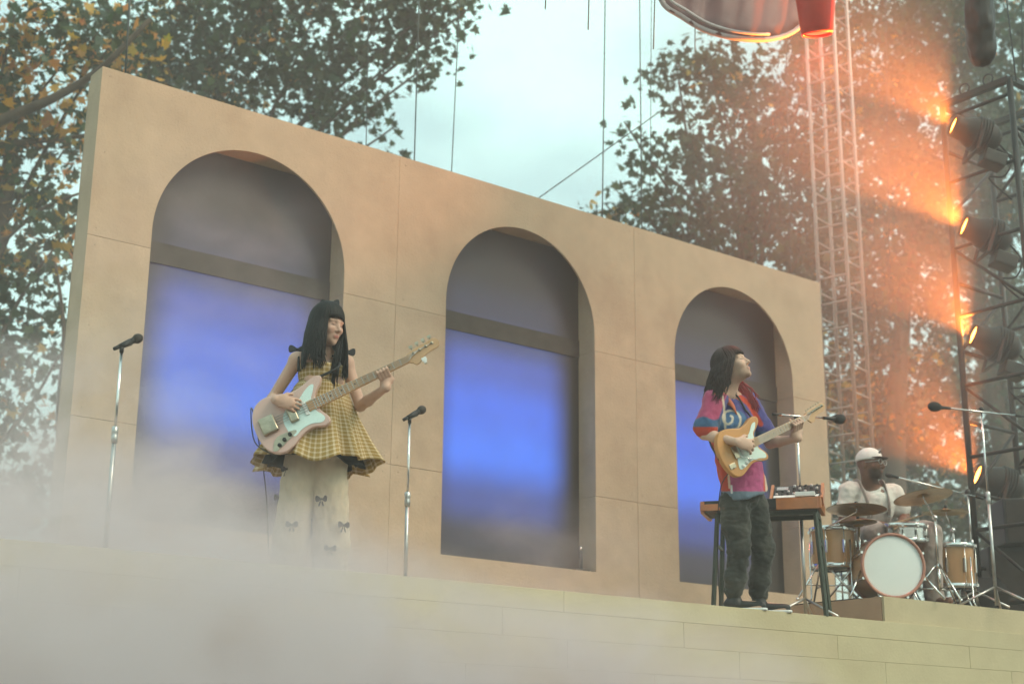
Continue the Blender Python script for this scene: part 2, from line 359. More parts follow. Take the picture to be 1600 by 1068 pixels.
# ------------------------------------------------------------------ microphones and stands
def mic(tip_base, d, L_=.17, head=.026, label='', foam=False):
    d = unit(d); o = np.asarray(tip_base, float)
    e = empty('microphone', o, label, 'microphone')
    b = MB(); b.lathe([(.001, 0), (.010, .001), (.011, .02), (.017, L_*.62), (.0185, L_*.7), (.001, L_*.705)], o, d, 16); b.build('handle', M['black'], e)
    b = MB()
    if foam: b.lathe([(.001, 0), (.026, .006), (.036, .03), (.039, .055), (.036, .08), (.024, .102), (.001, .112)], o+d*L_*.62, d, 20)
    else: b.lathe([(.001, 0), (.019, .002), (head, .018), (head*1.02, .03), (head*.85, .046), (head*.45, .056), (.001, .058)], o+d*L_*.68, d, 20)
    b.build('grille', M['rubber'] if foam else mat('mic_grille', (.05, .04, .035), .6, metal=.4, bump=.6, bscale=400), e)
    return e
def stand(top, base, split, label, tripod=False):
    top = np.asarray(top, float); base = np.asarray(base, float)
    e = empty('microphone_stand', base, label, 'microphone stand')
    m_ = base+(top-base)*split
    b = MB(); b.tube([m_-(0, 0, .05), top], .0078, 10); b.build('upper_pole', M['chrome'], e)
    b = MB(); b.tube([base+(0, 0, .02), m_], .0125, 10); b.build('lower_pole', M['steel'], e)
    b = MB(); b.lathe([(.0126, -.05), (.018, -.045), (.018, -.01), (.015, 0), (.018, .008), (.018, .04), (.0085, .045)], m_, UP, 14); b.build('clutch', M['steel'], e)
    if tripod:
        for k in range(3):
            a = 2*math.pi*k/3+.5; b = MB(); b.tube([base+(0, 0, .16), base+(.3*math.cos(a), .3*math.sin(a), .012)], .009, 8); b.build('leg', M['steel'], e)
    else:
        b = MB(); b.lathe([(.001, .001), (.125, .001), (.127, .012), (.12, .02), (.03, .03), (.014, .045)], base, UP, 28); b.build('base', M['blackm'], e)
    return e
def clip(e, top, d):
    d = unit(d); b = MB(); b.tube([top-(0, 0, .01), top+(0, 0, .03)], .012, 10); b.tube([top+(0, 0, .03)-d*.02, top+(0, 0, .03)+d*.055], [.014, .0205], 12); b.build('clip', M['black'], e)
for px, py, yy, lb, lm in ((190, 548, -2.5, 'straight chrome microphone stand beside the wall end in the smoke', 'black vocal microphone on the stand beside the wall end'),
                           (640, 658, -2.5, 'straight chrome microphone stand between bass player and middle arch', 'black vocal microphone on the stand between bass player and middle arch')):
    top = aty(px, py, yy); base = V(top[0], top[1], 0)
    e = stand(top, base, .60 if px < 300 else .54, lb)
    d = unit(RH*.78+UP*.60-TC*.55); clip(e, top, d)
    mic(top+(0, 0, .032)-d*.055, d, .19, .027, lm)
# boom stand in front of the guitarist
def boom(base, top, a, b_, label, lm, ms=1):
    e = stand(top, base, .55, label, True)
    d = unit(b_-a)
    bb = MB(); bb.tube([a, b_], .0068, 10); bb.build('boom_arm', M['chrome'], e)
    bb = MB(); bb.tube([a-d*.005, a+d*.07], .011, 10); bb.build('counterweight', M['black'], e)
    bb = MB(); bb.ball(top, (.022, .022, .026), 12); bb.build('swivel', M['black'], e)
    bb = MB(); bb.tube([b_-d*.04, b_+d*.03], .012, 10); bb.build('clip', M['black'], e)
    mic(b_-d*.02, d, .13*ms, .03*ms, lm, foam=ms == 1)
    return e
D = 11.0
t0 = W(1245, 652, D); boom(V(t0[0], t0[1], 0), t0, W(1208, 647, D-.12), W(1293, 653, D+.12), 'boom microphone stand beside the synthesizer', 'foam covered microphone on the boom beside the guitar headstock')
bs = atz(1552, 945, RZ+.0); bs[1] = max(bs[1], edge_at(bs[0])[1]+.1); bs = W(1552, 948, 11.75); t1 = W(1533, 640, 11.75)
gx, gy = t1[0], t1[1]
boom(V(gx, gy, RZ), t1, W(1598, 650, 11.9), W(1478, 637, 11.55), 'tall boom microphone stand beside the black lighting truss', 'foam covered microphone on the tall boom beside the lighting truss')

# ------------------------------------------------------------------ smooth bodies: blended distance fields meshed with surface nets
class SDF:
    def __init__(s, h): s.h = h; s.p = []
    def cap(s, a, b, r1, r2=None, k=.02, flat=None, op=1):
        r2 = r1 if r2 is None else r2; a = np.asarray(a, float); b = np.asarray(b, float); R = max(r1, r2)
        s.p.append(('c', np.minimum(a, b)-R, np.maximum(a, b)+R, (a, b, r1, r2, flat), k, op)); return s
    def ell(s, c, r, axes=None, k=.02, op=1):
        c = np.asarray(c, float); r = np.ones(3)*r; R = r.max()
        s.p.append(('e', c-R, c+R, (c, r, axes), k, op)); return s
    def chain(s, pts, rad, k=.02, flat=None):
        for i in range(len(pts)-1): s.cap(pts[i], pts[i+1], rad[i], rad[i+1], k, flat)
        return s
    def mesh(s, disp=None):
        h = s.h; pos = [q for q in s.p if q[5] > 0]
        lo = np.min([q[1] for q in pos], 0)-4*h-.02; hi = np.max([q[2] for q in pos], 0)+4*h+.02
        n = np.ceil((hi-lo)/h).astype(int)+1
        G = np.full(n, 1.0, np.float32)
        for ty, l_, h_, par, k, op in s.p:
            m = k+4*h
            i0 = np.clip(np.floor((l_-m-lo)/h).astype(int), 0, n-1); i1 = np.clip(np.ceil((h_+m-lo)/h).astype(int)+1, 1, n)
            X = (lo[0]+h*np.arange(i0[0], i1[0])).astype(np.float32)[:, None, None]; Y = (lo[1]+h*np.arange(i0[1], i1[1])).astype(np.float32)[None, :, None]; Z = (lo[2]+h*np.arange(i0[2], i1[2])).astype(np.float32)[None, None, :]
            if ty == 'c':
                a, b, r1, r2, flat = par; x, y, z = X-np.float32(a[0]), Y-np.float32(a[1]), Z-np.float32(a[2]); d = (b-a).astype(np.float32)
                if flat is not None:
                    ax, fc = flat; ax = unit(ax); g = np.float32(1/fc-1); q = (x*np.float32(ax[0])+y*np.float32(ax[1])+z*np.float32(ax[2]))*g
                    x, y, z = x+q*np.float32(ax[0]), y+q*np.float32(ax[1]), z+q*np.float32(ax[2]); d = d+np.float32(g*(d@ax))*ax.astype(np.float32)
                t = np.clip((x*d[0]+y*d[1]+z*d[2])/np.float32(max(d@d, 1e-9)), 0, 1)
                v = np.sqrt((x-t*d[0])**2+(y-t*d[1])**2+(z-t*d[2])**2)-(r1+(r2-r1)*t)
                if flat is not None: v = v*np.float32((1+flat[1])/2)
            else:
                c, r, axes = par; x, y, z = X-np.float32(c[0]), Y-np.float32(c[1]), Z-np.float32(c[2])
                if axes is None: u = (x/r[0], y/r[1], z/r[2])
                else: u = tuple((x*np.float32(A[0])+y*np.float32(A[1])+z*np.float32(A[2]))/np.float32(rr) for A, rr in zip(axes, r))
                k0 = np.sqrt(u[0]**2+u[1]**2+u[2]**2); k1 = np.sqrt((u[0]/r[0])**2+(u[1]/r[1])**2+(u[2]/r[2])**2); v = k0*(k0-1)/np.maximum(k1, 1e-6)
            sl = tuple(slice(p_, q_) for p_, q_ in zip(i0, i1)); A = G[sl]
            if op > 0: hh = np.maximum(k-np.abs(A-v), 0)/k; G[sl] = np.minimum(A, v)-hh*hh*k*.25
            else: v = -v; hh = np.maximum(k-np.abs(A-v), 0)/k; G[sl] = np.maximum(A, v)+hh*hh*k*.25
        return nets(G, lo, h)

def nets(G, lo, h):
    I = G < 0; n = np.array(G.shape)
    cnt = np.zeros(n-1, np.int8)
    cs = [(a, b, c) for a in (0, 1) for b in (0, 1) for c in (0, 1)]
    def sub(A, o): return A[o[0]:n[0]-1+o[0], o[1]:n[1]-1+o[1], o[2]:n[2]-1+o[2]]
    for o in cs: cnt += sub(I, o)
    act = (cnt > 0) & (cnt < 8); idx = np.full(n-1, -1, np.int64); ijk = np.argwhere(act); idx[act] = np.arange(len(ijk))
    vals = {o: G[ijk[:, 0]+o[0], ijk[:, 1]+o[1], ijk[:, 2]+o[2]] for o in cs}
    acc = np.zeros((len(ijk), 3)); num = np.zeros(len(ijk))
    for o in cs:
        for ax in range(3):
            if o[ax]: continue
            o2 = list(o); o2[ax] = 1; o2 = tuple(o2); a, b = vals[o], vals[o2]; m = (a < 0) != (b < 0)
            t = np.where(m, a/np.where(m, a-b, 1), 0); pt = np.tile(np.array(o, float), (len(ijk), 1)); pt[:, ax] = t
            acc[m] += pt[m]; num[m] += 1
    Vt = lo+(ijk+acc/num[:, None])*h; F = []
    for ax in range(3):
        a1, a2 = (ax+1) % 3, (ax+2) % 3
        sa = [slice(None)]*3; sb = [slice(None)]*3; sa[ax] = slice(0, -1); sb[ax] = slice(1, None)
        A, B = I[tuple(sa)], I[tuple(sb)]; E_ = np.argwhere(A != B); E_ = E_[(E_[:, a1] > 0) & (E_[:, a2] > 0) & (E_[:, a1] < n[a1]-1) & (E_[:, a2] < n[a2]-1)]
        fl = A[tuple(E_.T)]
        def cell(d1, d2): q = E_.copy(); q[:, a1] -= d1; q[:, a2] -= d2; return idx[tuple(q.T)]
        Q = np.stack([cell(1, 1), cell(0, 1), cell(0, 0), cell(1, 0)], 1); Q[~fl] = Q[~fl][:, ::-1]; F.append(Q)
    return Vt, np.concatenate(F)

def mesh_np(name, Vt, F, m, parent=None, colors=None, smooth=True):
    me = bpy.data.meshes.new(name); me.vertices.add(len(Vt)); me.vertices.foreach_set('co', np.asarray(Vt, np.float32).ravel())
    k = F.shape[1]; me.loops.add(F.size); me.loops.foreach_set('vertex_index', F.ravel().astype(np.int32)); me.polygons.add(len(F))
    me.polygons.foreach_set('loop_start', np.arange(0, F.size, k, dtype=np.int32))
    me.polygons.foreach_set('use_smooth', np.full(len(F), smooth)); me.update(calc_edges=True); me.validate()
    me.materials.append(m)
    if colors is not None: set_col(me, colors)
    o = bpy.data.objects.new(name, me); link(o, parent); return o
def vnormals(Vt, F):
    Nn = np.cross(Vt[F[:, 2]]-Vt[F[:, 0]], Vt[F[:, 3]]-Vt[F[:, 1]]); out_ = np.zeros_like(Vt)
    for i in range(4): np.add.at(out_, F[:, i], Nn)
    return out_/np.maximum(np.linalg.norm(out_, axis=1), 1e-9)[:, None]
def fold(Vt, F, amp, scale, stretch=(1, 1, 1), seed=0):
    nn = vnormals(Vt, F); st_ = np.array(stretch)*scale
    d = np.array([mnoise.fractal(Vector(q*st_+seed), .6, 2.0, 3) for q in Vt]); return Vt + nn*(amp*d)[:, None]
def topix(P):
    d = np.asarray(P)-CAM; z = d@CF; return 800+FPX*(d@CR)/z, 534-FPX*(d@CU)/z
def sstep(x, a, b): t = np.clip((x-a)/(b-a), 0, 1); return t*t*(3-2*t)
def mixc(c, m, c2): return c*(1-m[:, None])+np.array(c2)*m[:, None]

def head(S_, c, f, u0, neck, s=1.0, beard=0, nr=.052):
    f = unit(f); l = unit(np.cross(u0, f)); u = np.cross(f, l); P = lambda a, b, d: c+s*(f*a+l*b+u*d); ax = (f, l, u)
    S_.ell(P(-.012, 0, .03), s*V(.098, .077, .094), ax, .01).ell(P(.025, 0, -.022), s*V(.074, .062, .095), ax, .03)
    S_.ell(P(.035, 0, -.072), s*V(.055, .050, .038), ax, .025).ell(P(.078, 0, -.100), s*.019, None, .02)
    S_.cap(P(.094, 0, .014), P(.117, 0, -.026), s*.008, s*.0115, .012)
    for q in (-1, 1):
        S_.ell(P(.103, q*.011, -.030), s*.008, None, .008)
        S_.cap(P(.091, q*.012, .032), P(.078, q*.048, .030), s*.009, s*.008, .015)
        S_.ell(P(.068, q*.040, -.022), s*.024, None, .02)
        S_.ell(P(.100, q*.032, .011), s*.014, None, .014, -1)
        S_.ell(P(.0775, q*.031, .011), s*.0135, None, .004)
        S_.ell(P(-.008, q*.077, -.004), s*V(.018, .008, .030), ax, .008)
    S_.cap(P(.0955, -.014, -.058), P(.0955, .014, -.058), s*.0062, None, .008).cap(P(.0945, -.011, -.068), P(.0945, .011, -.068), s*.0072, None, .008)
    S_.cap(P(-.02, 0, -.06), neck, s*nr, s*nr*1.08, .03)
    return f, l, u
def hand(S_, wr, fw, pn, th, s=1.0, curl=(.35, .5, .4), spread=.10, k=.006):
    """wrist, finger direction, palm normal (side the fingers close to), thumb side"""
    fw = unit(fw); pn = unit(pn-fw*(pn@fw)); th = unit(np.cross(fw, pn))*(1 if np.cross(fw, pn)@th > 0 else -1)
    S_.cap(wr, wr+fw*.05*s, .026*s, .036*s, .02, (pn, .5)).cap(wr+fw*.04*s, wr+fw*.082*s, .038*s, .036*s, .015, (pn, .45))
    Ls = (.92, 1.0, .95, .76)
    for i in range(4):
        o = (1.5-i)*.0205*s; base = wr+fw*(.086-.004*abs(i-1.2))*s+th*o; d = unit(fw+th*(1.5-i)*spread); p_ = base; r = .0092*s; ang = 0
        for j, L_ in enumerate((.044, .027, .021)):
            ang += curl[j]; dd = d*math.cos(ang)+pn*math.sin(ang); q = p_+dd*L_*Ls[i]*s; S_.cap(p_, q, r, r*.92, k); p_ = q; r *= .92
    b = wr+fw*.022*s+th*.024*s; m_ = b+unit(fw*.7+th*.75+pn*.25)*.042*s; t_ = m_+unit(fw*.95+th*.25+pn*.3)*.032*s
    S_.cap(b, m_, .0145*s, .011*s, .012).cap(m_, t_, .0105*s, .0088*s, k)
def fret_hand(S_, wr, c, a, w_, n, s=1.0, gap=.021, nw=.022, nt=.012):
    """hand closed round a neck at c; a along the neck, w_ up across it, n out of the fretboard"""
    heel = c-w_*(nw+.042)*s-n*.022
    S_.cap(wr, heel, .027*s, .034*s, .02).cap(heel-a*.028*s, heel+a*.028*s, .021*s, None, .02).cap(heel, c-w_*(nw+.02)-n*.02, .026*s, .022*s, .015)
    for i in range(4):
        o = a*(1.5-i)*-gap*s; b = heel+o*.9+w_*.012
        pts = [b, c+o-w_*(nw+.016)+n*.012, c+o*1.05-w_*(nw*.55)+n*(nt+.030), c+o*1.08+w_*(nw*.35)+n*(nt+.011)]
        S_.chain(pts, [.0115*s, .0102*s, .0095*s, .008*s], .006)
    S_.chain([heel-a*.02*s-n*.004, c-a*.018-w_*.004-n*(nt+.022), c-a*.006+w_*(nw+.004)-n*(nt+.012)], [.0135*s, .0115*s, .010*s], .01)
def torso(S_, chest, pelv, fac, sl, sr, neck, g=1.0, bust=0):
    up = unit(chest-pelv); l = unit(sl-sr); f = unit(np.cross(l, up)); ax = (l, f, up)
    S_.ell(chest, V(.150, .098, .17)*g, ax, .03).ell(pelv, V(.160, .110, .115)*g, ax, .03).cap(pelv, chest, .115*g, .12*g, .06, (f, .78))
    for q in (sl, sr): S_.ell(q, .052*g, None, .03).cap(neck-up*.01, q, .042*g, .042*g, .03)
    S_.cap(neck-up*.06, neck+up*.01, .06*g, .05*g, .03)
    if bust:
        for q in (-1, 1): S_.ell(chest+l*q*.068+f*.075+up*.0, V(.062, .062, .058)*bust, ax, .03)
    return ax
def arm(S_, sh, el, wr, g=1.0): S_.chain([sh, el], [.048*g, .037*g], .02).chain([el, el*.7+wr*.3, wr], [.037*g, .038*g, .025*g], .015)
def leg(S_, hip, kn, an, g=1.0): S_.chain([hip, kn], [.085*g, .056*g], .03).chain([kn, kn*.68+an*.32, an], [.054*g, .056*g, .036*g], .02)

def strands(mb, c, f, l, u, rad, n, lenfn, r0=.004, seed=1, wav=.006, fringe=.62, fdrop=.35, fall=None, sides=4):
    rg_ = np.random.default_rng(seed)
    for i in range(n):
        ph = rg_.uniform(-math.pi, math.pi)                        # 0 = face
        front = abs(ph) < fringe; jit = 1+rg_.uniform(0, .07)
        pts = []; th_end = (1.22+fdrop*.3 if front else 1.5)+rg_.uniform(-.06, .06)
        for t in np.linspace(.03, 1, 7):
            th = t*th_end; q = V(math.sin(th)*math.cos(ph)*rad[0], math.sin(th)*math.sin(ph)*rad[1], math.cos(th)*rad[2])*jit
            pts.append(c+f*q[0]+l*q[1]+u*q[2])
        if not front:
            Lh = lenfn(ph, rg_); m = 7; last = pts[-1]; dn = fall(ph) if fall else V(0, 0, -1)
            w1, w2 = rg_.uniform(0, 6.3, 2); sd_ = f*math.cos(ph)*.8+l*math.sin(ph)
            for j in range(1, m+1):
                s_ = j/m; pts.append(last+dn*Lh*s_+sd_*(.022*math.sin(s_*2.2))+wav*(RH*math.sin(w1+s_*9)+TC*math.sin(w2+s_*8))*s_)
        k = len(pts); rr = [r0*(.6+.6*math.sin(math.pi*min(1, .15+.75*j/(k-1)))) for j in range(k)]; rr[-1] = .0012
        mb.tube(pts, rr, sides, caps=False)
def bow(c, n, up, s, parent, name='bow', m=None, tails=1.0):
    n = unit(n); s_ = unit(np.cross(up, n)); t = np.cross(n, s_); mb = MB()
    for q in (-1, 1):
        loop = [(0, 0), (.35, .38), (.75, .62), (1.0, .45), (1.02, -.15), (.78, -.45), (.35, -.28)]
        mb.prism([(q*x*s, y*s) for x, y in crom(loop, 3)], c, s_, t, n, .002, .002+.16*s)
        mb.prism([(q*.05*s, 0), (q*.3*s, -.5*s*tails), (q*.55*s, -1.25*s*tails), (q*.25*s, -1.15*s*tails), (q*.08*s, -.6*s*tails)], c, s_, t, n, .001, .001+.06*s)
    mb.ball(c+n*.1*s, .2*s, 8)
    return mb.build(name, m or M['ribbon'], parent)

# ------------------------------------------------------------------ guitars
def instrument(name, label, cat, O, u, n, outline, th, paint, spec):
    u = unit(u); n = unit(n-u*(n@u)); v = np.cross(n, u)
    e = empty(name, O, label, cat)
    P = lambda x, y, z=0: O+u*x+v*y+n*z
    pr = lambda poly, h0, h1, nm, m, par=e, bv=0, sg=2: MB().prism(poly, O, u, v, n, h0, h1).build(nm, m, par, bevel=bv, seg=sg)
    ol = [tuple(q) for q in crom(outline, 6)]
    pr(ol, -th, 0, 'body', paint, e, .009, 3)
    nut, bridge, nw0, nw1, tip = spec['nut'], spec['bridge'], spec['nw0'], spec['nw1'], spec['tip']
    hx = spec['heel']
    pr([(hx, -nw1), (nut, -nw0), (nut, nw0), (hx, nw1)], -.016, .006, 'neck', spec['neckm'], e, .004)
    fbd = pr([(hx-.03, -nw1), (nut, -nw0), (nut, nw0), (hx-.03, nw1)], .0062, .0112, 'fretboard', spec['boardm'])
    for i in range(1, 21):
        x = nut-(nut-bridge)*(1-2**(-i/12))
        if x < hx-.02: break
        wv = nw0+(nw1-nw0)*(nut-x)/(nut-hx); b = MB(); b.box(P(x, 0, .0116), (.0028, 2*wv, .0022), (u, v, n)); b.build('fret', M['chrome'], fbd)
        if i in (3, 5, 7, 9, 12, 15, 17):
            xm = x+.5*(nut-(nut-bridge)*(1-2**(-(i-1)/12))-x); b = MB(); b.lathe([(.0045, 0), (.0045, .0004), (.0001, .0004)], P(xm, 0, .0113), n, 10); b.build('inlay', M['black'], fbd)
    hd = pr([tuple(q) for q in crom(spec['head'], 4)], -.012, .003, 'headstock', spec['neckm'], e, .002)
    for x, y in spec['pegs']:
        b = MB(); b.lathe([(.001, .016), (.006, .016), (.006, 0), (.0095, 0), (.0095, -.001)], P(x, y, .0035), n, 12)
        k2 = spec.get('ps', 1); b.tube([P(x, y+.005, -.006), P(x, y+.03*k2+.006, -.006)], .0035*k2, 8); b.box(P(x, y+.036*k2+.009, -.006), (.022*k2, .018*k2, .007), (u, v, n)); b.build('tuning_peg', M['chrome_refl'], hd)
    pgd = pr([tuple(q) for q in crom(spec['guard'], 5)], .0005, .0035, 'pickguard', spec['guardm'])
    ns = spec['strings']
    for i in range(ns):
        y0 = (i-(ns-1)/2)/(ns-1)*2*nw1*.78; y1 = (i-(ns-1)/2)/(ns-1)*2*nw0*.75
        b = MB(); b.tube([P(bridge, y0, .017), P(nut, y1, .0155), P(spec['pegs'][i if ns == 4 else i][0], spec['pegs'][i][1], .009)], spec['sr'], 5); b.build('string', M['steel'], e)
    return e, P, (u, v, n)

# ------------------------------------------------------------------ bass player
D = 8.79
def Jw(px, py, dd=0): return W(px, py, D+dd)
fac = unit(TC*.94+RH*.34)
# bass first: the hands follow it
bO = W(399, 675, D-.27); bT = W(686, 538, D-.20); bu = unit(bT-bO); bn = unit(TC+UP*.05-RH*.05)
outl = [(0, -.02), (.008, .07), (.045, .135), (.11, .165), (.19, .155), (.265, .13), (.335, .133), (.405, .152), (.447, .155), (.468, .135), (.448, .102), (.408, .066), (.39, .036), (.388, -.034), (.402, -.07), (.418, -.105), (.408, -.135), (.37, -.142), (.31, -.122), (.24, -.135), (.17, -.172), (.10, -.182), (.04, -.15), (.01, -.095)]
M['pink'] = mat('shell_pink_paint', (.62, .40, .335), .28, var=.04, coat=.5)
M['mint'] = mat('sky_tinted_pickguard', (.66, .80, .75), .25, var=.05, coat=.3)  # white guard, with the reflected cyan sky put into its colour
M['maple'] = mat('maple_neck', (.58, .33, .16), .35, var=.12, vscale=14, coat=.3)
bass_spec = dict(nut=.964, bridge=.10, nw0=.020, nw1=.031, tip=1.17, heel=.36, neckm=M['maple'], boardm=M['maple'], strings=4, sr=.0016, guardm=M['mint'],
    head=[(.962, -.021), (.962, .021), (.985, .034), (1.03, .044), (1.09, .047), (1.135, .052), (1.16, .04), (1.166, .012), (1.148, -.008), (1.11, -.012), (1.06, -.022), (1.02, -.048), (.995, -.052), (.98, -.035)],
    pegs=[(1.005, .018), (1.045, .021), (1.085, .024), (1.125, .026)],
    guard=[(.17, -.012), (.20, .035), (.25, .052), (.30, .066), (.35, .098), (.39, .115), (.41, .108), (.39, .072), (.365, .034), (.365, -.036), (.385, -.07), (.395, -.10), (.37, -.118), (.31, -.10), (.25, -.105), (.20, -.125), (.175, -.09)])
be, BP, (bu, bv, bn) = instrument('bass_guitar', 'pale pink electric bass with sky-tinted white pickguard held by the woman in the dress', 'bass guitar', bO, bu, bn, outl, .042, M['pink'], bass_spec)
L_ = MB(); L_.box(BP(.085, 0, .014), (.095, .105, .028), (bu, bv, bn)); L_.build('bridge_cover', M['chrome_refl'], be, bevel=.012, seg=4, smooth=True)
L_ = MB(); L_.box(BP(.235, 0, .012), (.05, .10, .026), (bu, bv, bn)); L_.build('pickup_cover', M['chrome_refl'], be, bevel=.009, seg=4, smooth=True)
L_ = MB(); L_.box(BP(.315, -.002, .006), (.022, .085, .010), (bu, bv, bn)); L_.build('pickup', M['white'], be, bevel=.003)
cp = MB(); cp.prism([tuple(q) for q in crom([(.10, -.085), (.20, -.088), (.215, -.105), (.16, -.128), (.075, -.158), (.055, -.142)], 4)], bO, bu, bv, bn, .0006, .0045); cpo = cp.build('control_plate', M['chrome_refl'], be)
for x, y in ((.175, -.103), (.135, -.118), (.098, -.135)):
    k_ = MB(); k_.lathe([(.0115, 0), (.0115, .011), (.009, .014), (.0001, .014)], BP(x, y, .0045), bn, 14); k_.build('knob', M['black'], cpo)
k_ = MB(); k_.box(BP(1.045, -.045, .012), (.03, .022, .012), (bu, bv, bn)); k_.box(BP(1.045, -.062, .006), (.018, .018, .03), (bu, bv, bn)); tag(k_.build('clip_tuner', M['white'], None, bevel=.003), 'small white clip-on tuner on the pink bass headstock', 'tuner')

hc = Jw(511, 509, -.01); hf = unit(TC*.60+RH*.77-UP*.20)
neck = Jw(505, 549, .005); chest = Jw(503, 593, .0); pelv = Jw(495, 683, .03)
shR, shL = Jw(464, 562, -.035), Jw(541, 567, .055)
elR, elL = Jw(425, 624, -.05), Jw(563, 634, .0)
wrR = BP(.19, .10, .055); nk = BP(.80, 0, 0)
wrL = nk-bv*.095-bn*.005-bu*.02
hipR, hipL = pelv+RH*-.075-UP*.06, pelv+RH*.075-UP*.06
fl = V(0, 0, 0)
anR = W(452, 885, D-.02); anR[2] = .11; anL = W(512, 890, D+.06); anL[2] = .11
knR = hipR*.5+anR*.5+fac*.03; knL = hipL*.5+anL*.5+fac*.02
B = SDF(.0052)
f_, l_, u_ = head(B, hc, hf, UP, neck, .97, nr=.045)
torso(B, chest, pelv, fac, shL, shR, neck, .84, bust=.8)
for a in ((shR, elR, wrR), (shL, elL, wrL)): arm(B, *a, .86)
hand(B, wrR, unit(bu*.75-bv*.62), -bn, unit(bu*.6+bv*.75), .92, (.45, .55, .35))
fret_hand(B, wrL, nk+bn*.0, bu, bv, bn, .9, nw=.022, nt=.011)
for a in ((hipR, knR, anR), (hipL, knL, anL)): leg(B, *a, .9)
for a in (anR, anL): B.cap(a-UP*.05, a-UP*.075+fac*.15, .04, .032, .02)
Vt, F = B.mesh()
q = (Vt-hc)/.97; lx, ly, lz = q@f_, q@l_, q@u_
skin = np.tile(V(.56, .34, .25), (len(Vt), 1)); inh = (np.abs(lz) < .14) & (lx > .02) & (np.abs(ly) < .08)
lip = inh*np.exp(-((ly/.021)**4)-((lz+.063)/.011)**4)*(lx > .08); skin = mixc(skin, lip*.75, (.42, .10, .09))
lash = inh*np.exp(-((np.abs(ly)-.032)/.017)**4-((lz-.004+.15*(np.abs(ly)-.032)**2/.017)/.0045)**2); skin = mixc(skin, lash*.92, (.015, .01, .01))
lid = inh*np.exp(-((np.abs(ly)-.032)/.018)**4-((lz-.014)/.009)**2); skin = mixc(skin, lid*.35, (.36, .17, .13))
brow = inh*np.exp(-((np.abs(ly)-.034)/.021)**4-((lz-.041+.1*np.abs(np.abs(ly)-.03))/.0055)**2); skin = mixc(skin, brow*.85, (.03, .02, .015))
chk = inh*np.exp(-((np.abs(ly)-.042)/.02)**2-((lz+.03)/.02)**2); skin = mixc(skin, chk*.3, (.55, .22, .17))
woman = mesh_np('person', Vt, F, M['skin'], None, skin)
tag(woman, 'woman with long black hair and checked mustard dress playing a pale pink bass', 'person')
# hair
H = SDF(.007); H.ell(hc-f_*.018+u_*.032, V(.105, .089, .101), (f_, l_, u_), .02).ell(hc-f_*.04-u_*.03, V(.075, .083, .10), (f_, l_, u_), .03)
H.ell(hc+f_*.10-u_*.055, V(.075, .066, .09), (f_, l_, u_), .02, -1)
Vh, Fh = H.mesh(); hair = mesh_np('hair', Vh, Fh, M['hairb'], woman)
hs = MB()
def wl(ph, r): return (.30 if abs(ph) > 1.9 else .25+.07*(ph > 0))*r.uniform(.85, 1.12)
def wfall(ph): return unit(V(0, 0, -1)+.05*RH*(1 if ph > 0 else -.6)+.10*TC)
strands(hs, hc-f_*.012+u_*.03, f_, l_, u_, (.110, .087, .112), 1500, wl, .0028, 3, .005, fringe=.80, fdrop=.5, fall=wfall)
for i in range(90):                                              # the two long locks in front of the shoulders
    sgn = 1 if i < 30 else -1; r = np.random.default_rng(i)
    if sgn > 0: a, b_ = W(534+r.uniform(-2, 4), 522, D+.0), W(522+r.uniform(-7, 6), 604+r.uniform(-20, 6), D-.125)
    else: a, b_ = W(489+r.uniform(-9, 9), 515, D-.06), W(502+r.uniform(-13, 9), 566+r.uniform(-14, 12), D-.135)
    m_ = a*.5+b_*.5+TC*.03+RH*r.uniform(-.01, .01); hs.tube(crom([a+UP*.03, a, m_, b_], 3, False), [.004]*9+[.001], 4, caps=False)
hs.build('hair_strands', M['hairb'], hair, recalc=False)
bow(hc+u_*.125-f_*.01, unit(TC+UP*.3), UP, .055, woman, 'hair_bow', tails=.4)
ct = MB(); ct.ball(hc+l_*-.078+u_*.012+f_*.035, (.006, .006, .012), 8); ct.build('hair_clip', M['chrome'], woman)

# dress
def gingham(name):
    m = bpy.data.materials.new(name); m.use_nodes = True; t = m.node_tree; p = t.nodes['Principled BSDF']; p.inputs['Roughness'].default_value = .8; p.inputs['Specular IOR Level'].default_value = .2
    uv = N(t, 'ShaderNodeUVMap'); sp = N(t, 'ShaderNodeSeparateXYZ'); t.links.new(uv.outputs[0], sp.inputs[0])
    def mth(op, a, b):
        n = N(t, 'ShaderNodeMath', operation=op)
        for i, x in enumerate((a, b)):
            if isinstance(x, (int, float)): n.inputs[i].default_value = x
            else: t.links.new(x, n.inputs[i])
        return n.outputs[0]
    def stripe(x, wd): n = mth('PINGPONG', x, .5); return mth('LESS_THAN', n, wd)
    a, b = stripe(sp.outputs[0], .17), stripe(sp.outputs[1], .17)
    c1 = N(t, 'ShaderNodeMix', data_type='RGBA'); c1.inputs[6].default_value = (.36, .225, .065, 1); c1.inputs[7].default_value = (.66, .53, .36, 1)
    f = mth('MULTIPLY', mth('ADD', a, b), .5); t.links.new(f, c1.inputs[0])
    nz = N(t, 'ShaderNodeTexNoise'); nz.inputs['Scale'].default_value = 60; bp = N(t, 'ShaderNodeBump'); bp.inputs['Strength'].default_value = .2; bp.inputs['Distance'].default_value = .003
    t.links.new(nz.outputs['Fac'], bp.inputs['Height']); t.links.new(bp.outputs[0], p.inputs['Normal']); t.links.new(c1.outputs[2], p.inputs['Base Color']); return m
M['gingham'] = gingham('mustard_check_cloth')
M['lining'] = mat('black_lining', (.012, .011, .012), .9)
dl = unit(np.cross(UP, fac))                                      # her left
